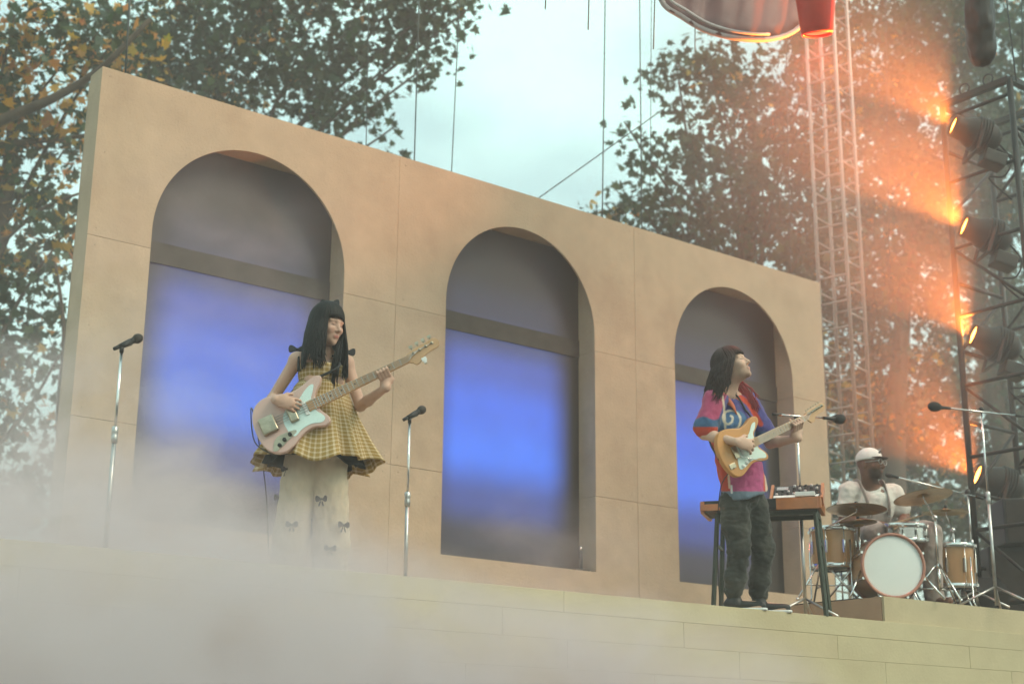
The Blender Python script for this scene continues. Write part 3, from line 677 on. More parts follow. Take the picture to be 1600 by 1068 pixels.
def skirt(name, prof, nphi, pleat, uN, m, parent, vpitch=.030, seed=0, hemw=0, th=.003):
    """prof: list of (center, rl, rf)"""
    nv = len(prof); vs_ = []; uvs = []; acc = 0; rgs = np.random.default_rng(seed); p0 = rgs.uniform(0, 6.3, 6)
    for i, (c, rl, rf) in enumerate(prof):
        if i: acc += np.linalg.norm(c-prof[i-1][0])+abs(rl-prof[i-1][1])*.5
        s_ = i/(nv-1)
        for j in range(nphi):
            a = 2*math.pi*j/nphi
            w1 = math.sin(11*a+p0[0]+.6*math.sin(3*a+p0[1]))*.6+math.sin(19*a+p0[2]+math.sin(2*a))*.3+math.sin(5*a+p0[3])*.5
            k_ = 1+pleat*(s_**1.1)*w1
            q = c+dl*rl*k_*math.cos(a)+fac*rf*k_*math.sin(a)+UP*hemw*s_**3*(math.sin(7*a+p0[4])*.7+math.sin(3*a+p0[5]))
            vs_.append(q); uvs.append((j/nphi*uN, acc/vpitch))
    fs = [(i*nphi+j, i*nphi+(j+1) % nphi, (i+1)*nphi+(j+1) % nphi, (i+1)*nphi+j) for i in range(nv-1) for j in range(nphi)]
    mb = MB(); mb.add(vs_, fs, 0, True); o = mb.build(name, m, parent, recalc=False); me = o.data; ul = me.uv_layers.new(name='UVMap')
    for p_ in me.polygons:
        js = [me.loops[k].vertex_index % nphi for k in p_.loop_indices]; wrap = max(js)-min(js) > 1
        for k, j in zip(p_.loop_indices, js):
            u0, v0 = uvs[me.loops[k].vertex_index]; ul.data[k].uv = (uN if (wrap and j == 0) else u0, v0)
    if th: sm_ = o.modifiers.new('thick', 'SOLIDIFY'); sm_.thickness = th; sm_.offset = -1
    return o
ca = Jw(503, 574, -.0); cb = Jw(502, 600, 0); chm = Jw(489, 727, .03)
bod = []
for t in np.linspace(0, 1, 9):
    c = ca*(1-t)+cb*t; k_ = 1+.05*math.sin(math.pi*t); bod.append((c+fac*.012, .137*k_-.004*t, .118*k_))
dress = skirt('dress', bod, 96, 0, 30, M['gingham'], woman)
sk = []
for t in np.linspace(0, 1, 30):
    c = cb*(1-t)+chm*t; g_ = t**1.0
    sk.append((c+fac*.012, .136+(.355-.136)*g_+.012*math.exp(-((t-.06)/.05)**2), .118+(.335-.118)*g_+.012*math.exp(-((t-.06)/.05)**2)))
skirt('skirt', sk, 320, .15, 64, M['gingham'], dress, hemw=.024)
skirt('petticoat', [(c+fac*-.008, rl*.84, rf*.84) for c, rl, rf in sk[6:]], 240, .05, 40, M['lining'], dress, seed=4, hemw=.016)
for s_, sh, a_, b_ in ((-1, shR, Jw(467, 580, -.115), Jw(462, 551, -.05)), (1, shL, Jw(535, 583, -.06), Jw(538, 555, .03))):
    for k in (0, 1):
        mb = MB(); top = sh+UP*.045+RH*.012*(-s_) ; mb.tube(crom([a_+RH*(.012*k-.006), (a_+top)*.5+TC*.03, top, top-TC*.05-UP*.02], 4, False), [.006]*13, 6); mb.build('strap', M['ribbon'], dress)
    bow(sh+UP*.06, unit(TC+UP*.5), UP, .05, dress, 'strap_bow', tails=.7)
# wide cream trousers with bows
T_ = SDF(.008)
for hip, kn, an, bulge in ((hipR, knR, anR, -.012), (hipL, knL, anL, .01)):
    b0 = an-UP*.07+RH*bulge; T_.chain([hip, hip*.4+kn*.6+RH*bulge, kn*.5+b0*.5+RH*bulge, b0], [.098, .104, .104, .106], .02)
T_.ell(pelv-UP*.01, V(.15, .11, .11), (dl, fac, UP), .04)
Vp, Fp = T_.mesh(); Vp = fold(Vp, Fp, .012, 7, (1.6, 1.6, .55), 3)
tr = mesh_np('trousers', Vp, Fp, M['cloth'], woman, np.tile(V(.60, .50, .37), (len(Vp), 1)))
for px, py in ((450, 735), (515, 742), (438, 778), (504, 782), (538, 822), (462, 826), (520, 862)):
    c = W(px, py, D-.02); leg_c = knR if px < 478 else knL
    lat = (c-leg_c)@RH; rr = .108; c = c+TC*((leg_c-c)@TC+math.sqrt(max(rr**2-lat**2, .0004))+.004); bow(c, unit(TC+RH*lat*6), UP, .034, tr, 'bow', tails=1.0)
for an in (anR, anL):
    s2 = SDF(.008); s2.cap(an-UP*.055, an-UP*.07+fac*.15, .046, .038, .02, (UP, .8)).cap(an, an-UP*.06, .05, .05, .02)
    Vs, Fs = s2.mesh(); Vs[:, 2] = np.maximum(Vs[:, 2], .001); mesh_np('shoe', Vs, Fs, M['black'], woman)
# strap of the bass and its lead
mb = MB(); mb.tube(crom([BP(.44, .148, -.03), Jw(530, 572, -.13), Jw(520, 556, -.02), Jw(500, 560, .10), Jw(450, 620, .12), BP(.01, 0, -.03)], 6, False), .008, 6); mb.build('strap', M['black'], be)
mb = MB(); mb.tube(crom([BP(.04, -.16, -.02), W(398, 690, D-.2), W(392, 640, D-.1), W(398, 655, D+.05), W(415, 760, D+.1), W(420, 870, D+.15)], 6, False), .0035, 6); mb.build('lead', M['black'], be)

# ------------------------------------------------------------------ guitarist
D = 10.02
fac = unit(TC*.62+RH*.78); dl = unit(np.cross(UP, fac))
gO = W(1127, 716, D-.36); gT = W(1298, 633, D+.12); gu = unit(gT-gO); gn = unit(TC*.95+RH*.30-UP*.06)
M['butter'] = mat('natural_ash_paint', (.56, .25, .065), .35, var=.10, vscale=7, coat=.2, var2=((.44, .17, .035), 3, .5, .8))
M['mintg'] = mat('mint_guard', (.70, .80, .72), .25, var=.04, coat=.3)
go = [(0, 0), (.012, .085), (.055, .145), (.115, .16), (.175, .145), (.235, .125), (.29, .135), (.345, .158), (.388, .15), (.396, .118), (.365, .086), (.328, .06), (.312, .034), (.312, -.03), (.325, -.058), (.345, -.088), (.352, -.115), (.34, -.134), (.312, -.136), (.265, -.122), (.215, -.118), (.16, -.138), (.10, -.16), (.05, -.145), (.012, -.08)]
gs = dict(nut=.768, bridge=.125, nw0=.021, nw1=.028, tip=.95, heel=.29, neckm=M['maple'], boardm=M['maple'], strings=6, ps=.5, sr=.0009, guardm=M['mintg'],
    head=[(.766, -.021), (.766, .021), (.785, .03), (.82, .036), (.88, .04), (.925, .046), (.945, .03), (.94, .006), (.915, -.012), (.88, -.014), (.84, -.022), (.815, -.046), (.79, -.05), (.776, -.035)],
    pegs=[(.79, .016), (.815, .018), (.84, .020), (.865, .022), (.89, .024), (.915, .026)],
    guard=[(.11, -.06), (.13, -.02), (.135, .035), (.18, .055), (.24, .058), (.28, .07), (.33, .115), (.36, .118), (.34, .085), (.305, .05), (.30, -.04), (.32, -.07), (.335, -.10), (.32, -.12), (.27, -.105), (.20, -.10), (.14, -.118), (.10, -.115)])
ge, GP, (gu, gv, gn) = instrument('electric_guitar', 'amber wooden electric guitar with mint pickguard held by the long-haired man', 'guitar', gO, gu, gn, go, .044, M['butter'], gs)
for x in (.165, .215, .262):
    k_ = MB(); k_.box(GP(x, -.002, .006), (.017, .075, .008), (gu, gv, gn)); k_.build('pickup', M['white'], ge, bevel=.003)
k_ = MB(); k_.box(GP(.118, -.002, .007), (.04, .085, .012), (gu, gv, gn)); k_.build('bridge', M['chrome_refl'], ge, bevel=.003)
k_ = MB(); k_.box(GP(.055, -.075, .003), (.05, .034, .006), (gu, gv, gn)); k_.build('jack_plate', M['chrome_refl'], ge, bevel=.002)
for x, y in ((.20, -.085), (.165, -.095), (.13, -.105)):
    k_ = MB(); k_.lathe([(.013, 0), (.010, .012), (.0001, .013)], GP(x, y, .0038), gn, 12); k_.build('knob', M['white'], ge)
k_ = MB(); k_.tube([GP(.13, -.03, .012), GP(.17, -.07, .03), GP(.26, -.125, .035)], .0028, 8); k_.build('tremolo_arm', M['chrome'], ge)

def Jm(px, py, dd=0): return W(px, py, D+dd)
hc = Jm(1144, 572, .0); hf = unit(TC*.50+RH*.80+UP*.36); hu = unit(UP*.94-RH*.32)
neck = Jm(1137, 611, .01); chest = Jm(1143, 668, .0); pelv = Jm(1160, 768, .02)
shR, shL = Jm(1117, 625, -.11), Jm(1167, 628, .14)
elR, elL = Jm(1100, 678, -.19), Jm(1203, 692, .10)
wrR = GP(.185, .055, .06)-gu*.06; nk = GP(.655, 0, 0); wrL = nk-gv*.10-gn*.01-gu*.02
hipR, hipL = Jm(1149, 786, -.05), Jm(1175, 786, .07)
anR = Jm(1147, 932, -.02); anL = Jm(1206, 930, .02); anR[2] = .10; anL[2] = .10
for a in (anR, anL): a[1] = max(a[1], edge_at(a[0])[1]+.16)
knR = (hipR+anR)/2+fac*.035; knL = (hipL+anL)/2+fac*.03+RH*.02
B = SDF(.0055)
f_, l_, u_ = head(B, hc, hf, hu, neck, 1.0, nr=.055)
torso(B, chest, pelv, fac, shL, shR, neck, .97)
for a in ((shR, elR, wrR), (shL, elL, wrL)): arm(B, *a, .95)
hand(B, wrR+gn*.006, unit(gu*.8-gv*.55), -gn, unit(gu*.5+gv*.8), 1.0, (.30, .55, .5), .2)
fret_hand(B, wrL, nk, gu, gv, gn, 1.0, nw=.024, nt=.011)
for a in ((hipR, knR, anR), (hipL, knL, anL)): leg(B, *a, .95)
ff = unit(RH*.93+TC*.25)
for a in (anR, anL): B.cap(a-UP*.05, a-UP*.07+ff*.17, .035, .03, .02)
Vt, F = B.mesh()
q = Vt-hc; lx, ly, lz = q@f_, q@l_, q@u_
skin = np.tile(V(.60, .38, .28), (len(Vt), 1)); inh = (np.abs(lz) < .14) & (lx > .0) & (np.abs(ly) < .08)
brd = inh*sstep(-lz, .035, .06)*sstep(lx, .01, .05)*(1-np.exp(-((ly/.02)**4)-((lz+.063)/.011)**4)); skin = mixc(skin, brd*.38, (.14, .08, .05))
mst = inh*np.exp(-((ly/.026)**4)-((lz+.046)/.006)**2)*(lx > .08); skin = mixc(skin, mst*.6, (.10, .05, .035))
lip = inh*np.exp(-((ly/.02)**4)-((lz+.063)/.009)**4)*(lx > .08); skin = mixc(skin, lip*.6, (.40, .13, .11))
lash = inh*np.exp(-((np.abs(ly)-.032)/.016)**4-((lz-.007)/.0045)**2); skin = mixc(skin, lash*.85, (.03, .02, .02))
man = mesh_np('person', Vt, F, M['skin'], None, skin)
tag(man, 'man with long dark hair and colourful patterned shirt playing an amber guitar', 'person')
H = SDF(.008); H.ell(hc-f_*.022+u_*.032, V(.104, .088, .100), (f_, l_, u_), .02).ell(hc-f_*.068-u_*.04, V(.062, .08, .10), (f_, l_, u_), .03)
H.ell(hc+f_*.095-u_*.075, V(.10, .07, .10), (f_, l_, u_), .015, -1)
Vh, Fh = H.mesh(); hair = mesh_np('hair', Vh, Fh, M['hairr'], man)
hs = MB()
strands(hs, hc-f_*.014+u_*.03, f_, l_, u_, (.116, .096, .112), 1600, lambda ph, r: (.28 if abs(ph) > 1.7 else .25)*r.uniform(.55, 1.3), .0027, 5, .014, fringe=.78, fdrop=.55, fall=lambda ph: unit(V(0, 0, -1)-.18*RH*(abs(ph) > 1.5)-.30*RH*(abs(ph) < 1.5)+.04*TC))
hl = MB()
for i in range(70):
    r = np.random.default_rng(100+i); a = Jm(1152+r.uniform(-6, 4), 592, .09); b_ = Jm(1174+r.uniform(-12, 12), 642+r.uniform(-22, 16), .06); m_ = a*.5+b_*.5+RH*r.uniform(-.01, .04)+TC*.02
    hl.tube(crom([a+UP*.05-RH*.04, a, m_, b_+RH*r.uniform(-.02, .03)], 3, False), [.0040]*9+[.001], 4, caps=False)
hl.build('hair_lock', mat('red_lit_hair', (.32, .03, .035), .5, var=.4, vscale=25), hair, recalc=False)  # red light falling on the lock is put into the hair colour
for i in range(40):
    r = np.random.default_rng(300+i); a = Jm(1122+r.uniform(-6, 10), 590, -.04); b_ = Jm(1106+r.uniform(-10, 22), 640+r.uniform(-20, 40), -.07+r.uniform(-.03, .03)); m_ = a*.5+b_*.5-RH*r.uniform(0, .04)+TC*.03
    hs.tube(crom([a+UP*.05+RH*.02, a, m_, b_], 3, False), [.0048]*9+[.001], 4, caps=False)
hs.build('hair_strands', M['hairr'], hair, recalc=False)
# shirt
T_ = SDF(.0065); up = unit(chest-pelv); lft = unit(shL-shR); ft = unit(np.cross(lft, up)); ax = (lft, ft, up)
T_.ell(chest+up*.01, V(.172, .128, .18), ax, .03)
hemc = Jm(1164, 768, .0); T_.chain([chest, hemc*.55+chest*.45, hemc-up*.0], [.155, .163, .172], .04, (ft, .80))
for sh, el, e_ in ((shR, elR, .80), (shL, elL, .72)): T_.chain([sh, sh*(1-e_)+el*e_], [.074, .080], .03)
T_.cap(neck-up*.08, shR, .07, .062, .03).cap(neck-up*.08, shL, .07, .062, .03)
T_.ell(neck+up*.045+ft*.04, V(.07, .085, .10), ax, .012, -1)
T_.ell(hemc-up*.115, V(.5, .5, .10), ax, .008, -1)
Vs, Fs = T_.mesh(); Vs = fold(Vs, Fs, .010, 9, (1, 1, .8), 11)
X, Y = topix(Vs); X = (X-1040)*2.3217; Y = (Y-520)*2.3217               # layout coordinates of the printed pattern
BL, TEAL, PK, RD, OR, WH = V(.07, .065, .22), V(.05, .115, .22), V(.42, .07, .15), V(.50, .055, .025), V(.60, .20, .07), V(.70, .60, .45)
c = np.tile(BL, (len(Vs), 1))
c = mixc(c, sstep(X+.35*(Y-260), 212, 208)*(Y < 330), PK)
c = mixc(c, sstep(Y, 306+6*np.sin(X*.08), 311+6*np.sin(X*.08))*(X < 216)*(Y < 360), TEAL)
low = sstep(Y, 425, 432); c = mixc(c, low, PK*V(1.1, 1.3, 1.5)); c = mixc(c, low*sstep(X, 236, 230), RD); c = mixc(c, low*sstep(X, 352, 358), RD*1.1)
c = mixc(c, sstep(Y, 572, 575)*sstep(X, 380, 372), V(.16, .22, .28))
c = mixc(c, sstep(Y, 338, 343)*(X < 190), RD)
def pl(pts, wd):
    d = np.full(len(Vs), 1e9)
    P_ = [np.array(p_) for p_ in crom([V(*p_, 0) for p_ in pts], 6, False)]
    for a, b_ in zip(P_[:-1], P_[1:]):
        dx, dy = b_[0]-a[0], b_[1]-a[1]; t = np.clip(((X-a[0])*dx+(Y-a[1])*dy)/(dx*dx+dy*dy+1e-9), 0, 1); d = np.minimum(d, np.hypot(X-a[0]-t*dx, Y-a[1]-t*dy))
    return 1-sstep(d, wd*.55, wd)
blob = ((X-248)/46)**2+((Y-318)/40)**2; c = mixc(c, (blob < 1)*1.0*(Y < 400), TEAL*1.15); c = mixc(c, sstep(Y, 352, 362)*(Y < 425)*(X > 215), TEAL)
for ln in ([(212, 322), (208, 300), (222, 284), (246, 282), (266, 296), (272, 318), (262, 344), (240, 352)], [(212, 322), (226, 330), (240, 322), (244, 306), (236, 300)], [(206, 228), (212, 270), (216, 345)], [(232, 440), (228, 500), (232, 560)], [(360, 470), (366, 570)]):
    c = mixc(c, pl(ln, 5.0)*.85, WH)
c = mixc(c, pl([(180, 216), (205, 210), (240, 222), (268, 236)], 10), OR); c = mixc(c, pl([(270, 232), (300, 255), (325, 295), (345, 330)], 12), RD)
shirt = mesh_np('shirt', Vs, Fs, M['cloth'], man, c)
cb_ = MB()
cpts = crom([neck-ft*.075+up*.0, neck-ft*.03+lft*.072-up*.005, neck+ft*.06+lft*.06-up*.05, neck+ft*.085+lft*.02-up*.11], 4, False)
for sg in (1, -1):
    pp_ = [neck+(q_-neck)-2*lft*((q_-neck)@lft)*(sg < 0) for q_ in cpts]; o_ = [q_+up*.0 for q_ in pp_]; w_ = [q_-up*.045+unit(q_-neck+1e-6)*.03 for q_ in pp_]
    n_ = len(pp_); cb_.add(o_+w_, [(i, i+1, n_+i+1, n_+i) for i in range(n_-1)], 0, True)
oc = cb_.build('collar', mat('collar_cloth', (.50, .12, .05), .8), shirt, recalc=False); sm_ = oc.modifiers.new('t', 'SOLIDIFY'); sm_.thickness = .004
# trousers
T_ = SDF(.0075); T_.ell(pelv-UP*.02, V(.165, .125, .12), (dl, fac, UP), .04)
for hip, kn, an in ((hipR, knR, anR), (hipL, knL, anL)): T_.chain([hip, hip*.5+kn*.5, kn, kn*.4+an*.6, an+UP*.035], [.099, .090, .077, .072, .062], .025)
Vp, Fp = T_.mesh(); Vp = fold(Vp, Fp, .014, 5.5, (1.2, 1.2, .9), 21); Vp = fold(Vp, Fp, .009, 13, (.7, .7, 1.5), 5); nzv = np.array([mnoise.noise(Vector(q_*V(9, 9, 4))) for q_ in Vp]); 
wear = sstep(nzv, -.1, .5)*.6
tr = mesh_np('trousers', Vp, Fp, M['cloth'], man, mixc(np.tile(V(.040, .042, .036), (len(Vp), 1)), wear, (.11, .105, .088)))
mb = MB(); a = Jm(1143, 764, -.17); mb.box(a, (.012, .01, .055), (RH, TC, UP)); mb.build('belt_tab', M['steel'], tr)
for an in (anR, anL):
    s2 = SDF(.006); s2.cap(an-UP*.052-ff*.03, an-UP*.066+ff*.18, .042, .030, .02, (UP, .85)).cap(an+UP*.01, an-UP*.05, .046, .047, .02)
    Vs, Fs = s2.mesh(); Vs[:, 2] = np.maximum(Vs[:, 2], .016); sh_ = mesh_np('shoe', Vs, Fs, M['black'], man)
    s2 = SDF(.006); s2.cap(an-UP*.09-ff*.03, an-UP*.09+ff*.185, .046, .036, .02, (UP, .5)); Vs, Fs = s2.mesh(); Vs[:, 2] = np.clip(Vs[:, 2], .0005, .018); mesh_np('sole', Vs, Fs, M['white'], sh_)
mb = MB(); mb.tube(crom([GP(.38, .14, -.03), Jm(1165, 640, -.06), Jm(1150, 617, -.03), Jm(1128, 618, .05), Jm(1108, 680, .10), GP(.0, 0, -.03)], 6, False), .007, 6); mb.build('strap', M['black'], ge)
mb = MB(); mb.tube(crom([GP(.055, -.09, .01), Jm(1126, 762, -.12), Jm(1121, 850, -.05), V(*(Jm(1125, 950, .0)[:2]), .006)], 6, False), .0035, 6); mb.build('lead', M['black'], ge)

# ------------------------------------------------------------------ keyboard on its stand
D = 10.55
kl, kr = W(1121, 797, D+.12), W(1268, 783, D-.05); kx = unit((kr-kl)*V(1, 1, 0)); ky = unit(np.cross(UP, kx)); kz = UP
if ky@TC > 0: ky = -ky                                           # ky points away from the camera
kz0 = W(1232, 792, D-.1)[2]; K0 = V(kr[0], kr[1], kz0); KP = lambda x, y, z: K0+kx*x+ky*y+kz*z
ks = empty('keyboard_stand', KP(-.25, .15, -kz0), 'dark metal four-legged stand under the wooden keyboard', 'stand')
KL = .80
for x, sx in ((.02, 1), (-KL+.13, -1)):
    tops = []
    for y, sy in ((.03, -1), (.30, 1)):
        t_ = KP(x, y, -.025); f0 = KP(x+sx*.045, y+sy*.045, 0); f0[2] = 0; b = MB(); b.bar(t_, f0, .026, .026); b.build('leg', M['legm'], ks, bevel=.003); tops.append((t_, f0))
    b = MB(); b.bar(tops[0][0]*.72+tops[0][1]*.28, tops[1][0]*.72+tops[1][1]*.28, .018, .018); b.build('rung', M['legm'], ks)
    b = MB(); b.bar(tops[0][0], tops[1][0], .03, .04); b.build('top_rail', M['legm'], ks)
for y in (.05, .28):
    b = MB(); b.bar(KP(.02, y, -.018), KP(-KL+.13, y, -.018), .03, .03); b.build('side_rail', M['legm'], ks)
kb = empty('electric_organ', KP(-.3, .15, 0), 'orange wood cased keyboard on the dark metal stand', 'keyboard')
b = MB(); b.box(KP(.03-KL/2, .165, .045), (KL, .33, .075), (kx, ky, kz)); b.build('case', M['blackm'], kb, bevel=.004)
b = MB(); b.box(KP(.05, .165, .042), (.028, .36, .085), (kx, ky, kz)); b.build('end_cheek', M['wood'], kb, bevel=.004)
b = MB(); b.box(KP(.05-KL-.02, .165, .035), (.028, .36, .085), (kx, ky, kz)); b.build('end_cheek', M['wood'], kb, bevel=.004)
b = MB(); b.box(KP(-.10, -.014, .038), (.29, .022, .082), (kx, ky, kz)); b.build('back_panel', M['wood'], kb, bevel=.003)
b = MB(); b.box(KP(-KL+.115, -.014, .032), (.20, .022, .045), (kx, ky, kz)); b.build('back_panel', M['wood'], kb, bevel=.003)
for i in range(24):
    b = MB(); b.box(KP(-.02-i*.0232, .36, .065), (.0215, .10, .02), (kx, ky, kz)); b.build('key', M['white'], kb)
    if i % 7 not in (2, 6): b = MB(); b.box(KP(-.0085-.0232*(i+1)+.0, .335, .082), (.012, .06, .018), (kx, ky, kz)); b.build('black_key', M['black'], kb)
# tilted synthesizer on top
ty = unit(ky*.80+kz*.60); tn = unit(np.cross(kx, ty)); 
if tn@TC < 0: tn = -tn
Y0 = KP(-.115, .10, .088)
sy = empty('synthesizer', Y0, 'small tilted synthesizer with black knob panel on the wooden keyboard', 'synthesizer')
SP = lambda x, y, z: Y0+kx*x+ty*y+tn*z
b = MB(); b.box(SP(0, .10, -.02), (.33, .20, .055), (kx, ty, tn)); b.build('case', M['blackm'], sy, bevel=.003)
for x in (-.178, .178): b = MB(); b.box(SP(x, .10, -.022), (.022, .225, .075), (kx, ty, tn)); b.build('end_cheek', M['wood'], sy, bevel=.004)
b = MB(); b.box(SP(0, .018, .010), (.32, .03, .012), (kx, ty, tn)); b.build('key_strip', M['white'], sy)
b = MB(); b.box(SP(-.105, .155, .009), (.08, .045, .004), (kx, ty, tn)); b.build('display', M['steel'], sy)
for i in range(8):
    for j in range(4):
        if i < 3 and j > 1: continue
        b = MB(); b.lathe([(.011, 0), (.010, .014), (.006, .016), (.0001, .016)], SP(-.14+i*.04, .055+j*.04, .0076), tn, 10); b.build('knob', M['black'] if (i+j) % 3 else M['steel'], sy)
px_ = empty('pedal_box', KP(-.03, .03, .083), 'small white effect box with a short lead on the wooden keyboard', 'effect box')
b = MB(); b.box(KP(-.045, .03, .105), (.14, .07, .035), (kx, ky, kz)); b.build('box', M['white'], px_, bevel=.006)
b = MB(); b.tube(crom([KP(.025, .03, .105), KP(.06, .02, .115), KP(.068, .01, .10), KP(.05, .0, .088)], 4, False), .003, 6); b.build('lead', M['black'], px_)

# ------------------------------------------------------------------ drum kit
RT = RZ+.014
def drum(name, label, c, ax_, r, depth, shell, front=M['drumhead'], hoop=M['chrome'], lugs=8, legs=0, extra=None):
    ax_ = unit(ax_); e = empty(name, V(c[0], c[1], RT), label, 'drum'); d, s, t = frame(c, c+ax_)
    b = MB(); b.lathe([(r*.985, -depth/2), (r*.985, depth/2)], c, ax_, 48); b.build('shell', shell, e)
    for sg in (-1, 1):
        q = c+ax_*sg*depth/2
        b = MB(); b.lathe([(r*.972, -.004), (r*1.045, -.012), (r*1.06, -.010), (r*1.06, .02), (r*1.04, .024), (r*.975, .022), (r*.972, -.004)], q, ax_*sg, 48); b.build('hoop', hoop, e)
        b = MB(); b.lathe([(r*.98, .006), (r*.9, .0085), (.0001, .009)], q, ax_*sg, 48); b.build('drum_head', front, e)
    for i in range(lugs):
        a = 2*math.pi*(i+.5)/lugs; n_ = s*math.cos(a)+t*math.sin(a); b = MB(); p_ = c+n_*r
        b.bar(p_-ax_*depth*.18+n_*.008, p_+ax_*depth*.18+n_*.008, .016, .016); b.tube([p_-ax_*(depth/2-.004)+n_*.014, p_+ax_*(depth/2-.004)+n_*.014], .0035, 6)
        for sg in (-1, 1): b.box(p_+n_*.016*1+ax_*sg*(depth/2+.002), (.022, .018, .026), (ax_, np.cross(ax_, n_), n_))
        b.build('lug', M['chrome'], e)
    for i in range(legs):
        a = 2*math.pi*i/legs+.4; n_ = V(math.cos(a), math.sin(a), 0); p_ = c+n_*(r+.018); b = MB(); b.tube([p_+UP*.05, V(p_[0], p_[1], RT+.05), V(p_[0]+n_[0]*.03, p_[1]+n_[1]*.03, RT)], .0065, 8); b.build('leg', M['chrome'], e)
    return e
r_b = .227; bc = W(1395, 884, 11.02); bc[2] = RT+r_b*1.06+.004; bc = bc+0
ba = unit(TC*.97+RH*.06); be_ = drum('bass_drum', 'bass drum with plain white front head and pinkish hoop', bc-ba*.17, ba, r_b, .34, M['drumwood'], hoop=M['copper'], lugs=8)
for sg in (-1, 1):
    s_ = unit(np.cross(UP, ba))*sg; b = MB(); p_ = bc-ba*.06+s_*r_b*.98-UP*.03; f0 = p_+s_*.13+ba*.12; f0[2] = RT; b.tube([p_, f0], .008, 8); b.build('spur', M['chrome'], be_)
def Jd(px, py, d): return W(px, py, d)
tc_ = Jd(1302, 857, 11.45); drum('floor_tom', 'orange maple floor tom behind the keyboard stand', tc_, UP, .165, .27, M['drumwood'], lugs=8, legs=3)
tc2 = Jd(1488, 884, 11.75); drum('floor_tom', 'orange maple floor tom beside the tall boom stand', tc2, unit(UP+TC*.06), .17, .30, M['drumwood'], lugs=8, legs=3)
sc_ = Jd(1412, 833, 11.55); sn = drum('snare_drum', 'shallow chrome snare drum above the bass drum', sc_, unit(UP*.98+TC*.08), .165, .10, M['chrome'], lugs=10)
mb = MB(); mb.tube([sc_-UP*.07, V(sc_[0], sc_[1], RT+.15)], .011, 8)
for k in range(3):
    a = 2.1*k; mb.tube([V(sc_[0], sc_[1], RT+.22), V(sc_[0]+.2*math.cos(a), sc_[1]+.2*math.sin(a), RT+.006)], .007, 6)
mb.build('stand', M['chrome'], sn)
def cymbal(label, c, nrm, r, base, group=None, boomarm=True, hat=False):
    nrm = unit(nrm); base = V(base[0], base[1], RT); e = empty('cymbal_stand', base, label, 'cymbal')
    for kk in ((0, 1) if hat else (0,)):
        o = c-nrm*.018*kk; b = MB(); sgn = -1 if kk else 1; k_ = r
        b.lathe([(.006, .022*sgn), (.02, .021*sgn), (.035, .014*sgn), (.045, .006*sgn)]+[(k_*x, (.006-.018*((x-.2)/.8)**1.4)*sgn) for x in np.linspace(.28, 1, 12)]+[(k_, (-.013)*sgn)]+[(k_*x, (.004-.018*((x-.2)/.8)**1.4)*sgn) for x in np.linspace(.98, .28, 6)], o, nrm, 56)
        b.build('cymbal', M['brass'], e)
    b = MB(); b.lathe([(.001, .05), (.012, .048), (.014, .03), (.006, .022)], c, nrm, 12); b.build('wing_nut', M['black'], e)
    top = c-nrm*.03
    if boomarm:
        hub = V(base[0], base[1], c[2]-.12); b = MB(); b.tube([hub-(top-hub)*.25, top, c+nrm*.03], .0065, 8); b.build('boom_arm', M['chrome'], e)
        b = MB(); b.ball(hub, .022, 10); b.build('tilter', M['chrome'], e)
    else: hub = top
    b = MB(); b.tube([V(base[0], base[1], RT+.12), hub*.45+base*.55], .0135, 10); b.tube([hub*.45+base*.55, hub], .0095, 10); b.lathe([(.0136, -.02), (.02, -.015), (.02, .015), (.0096, .02)], hub*.45+base*.55, UP, 12); b.build('pole', M['chrome'], e)
    a0_ = base[0]*7
    for k in range(3):
        a = a0_+2*math.pi*k/3; b = MB(); o = V(math.cos(a), math.sin(a), 0); b.tube([base+UP*.33, base+o*.27+UP*.012], .0075, 8); b.tube([base+UP*.13, base+o*.17+UP*.13], .005, 6); b.ball(base+o*.27+UP*.014, .014, 8); b.build('leg', M['chrome'], e)
    return e
c1_ = Jd(1338, 793, 11.1); cymbal('wide dark cymbal beside the wooden keyboard end', c1_, unit(UP+TC*-.05+RH*.03), .222, Jd(1283, 870, 11.35))
c2_ = Jd(1341, 815, 11.35); cymbal('pair of small hi-hat cymbals under the wide dark cymbal', c2_, unit(UP+RH*-.06), .14, c2_, boomarm=False, hat=True)
c3_ = Jd(1442, 774, 11.3); cymbal('wide cymbal tilted up in front of the drummer arm', c3_, unit(UP-RH*.12+TC*-.12), .222, Jd(1465, 870, 11.45))
c4_ = Jd(1478, 798, 11.9); cymbal('flat cymbal lit orange below the tilted cymbal', c4_, unit(UP+TC*.02), .18, Jd(1492, 870, 12.0))
# drummer's boom microphone reaching in from the right
b1 = Jd(1512, 768, 12.0); e = boom(V(*(Jd(1512, 768, 12.0)[:2]), RT), b1, Jd(1535, 778, 12.05), Jd(1397, 744, 11.6), 'low boom microphone stand reaching towards the drummer', 'small black microphone at the drummer mouth', .62)

# ------------------------------------------------------------------ drummer
D = 11.85
fac = unit(TC*.90+RH*.42)
def Jr(px, py, dd=0): return W(px, py, D+dd)
hc = Jr(1360, 726, -.02); hf = unit(TC*.70+RH*.70-UP*.02)
neck = Jr(1360, 758, .0); chest = Jr(1362, 795, 0); pelv = V(*(Jr(1362, 850, .06)[:2]), RZ+.62)
shR, shL = Jr(1326, 768, -.03), Jr(1396, 770, .05)
elR, elL = Jr(1318, 812, -.08), Jr(1414, 808, -.02)
wrR, wrL = Jr(1376, 819, -.22), Jr(1408, 818, -.22)
hipR, hipL = pelv-RH*.09, pelv+RH*.09; knR, knL = hipR+fac*.40-RH*.14+UP*-.04, hipL+fac*.38+RH*.12-UP*.04
anR, anL = V(knR[0], knR[1], RT+.09), V(knL[0], knL[1], RT+.09)
B = SDF(.0065); f_, l_, u_ = head(B, hc, hf, UP, neck, 1.02, nr=.06)
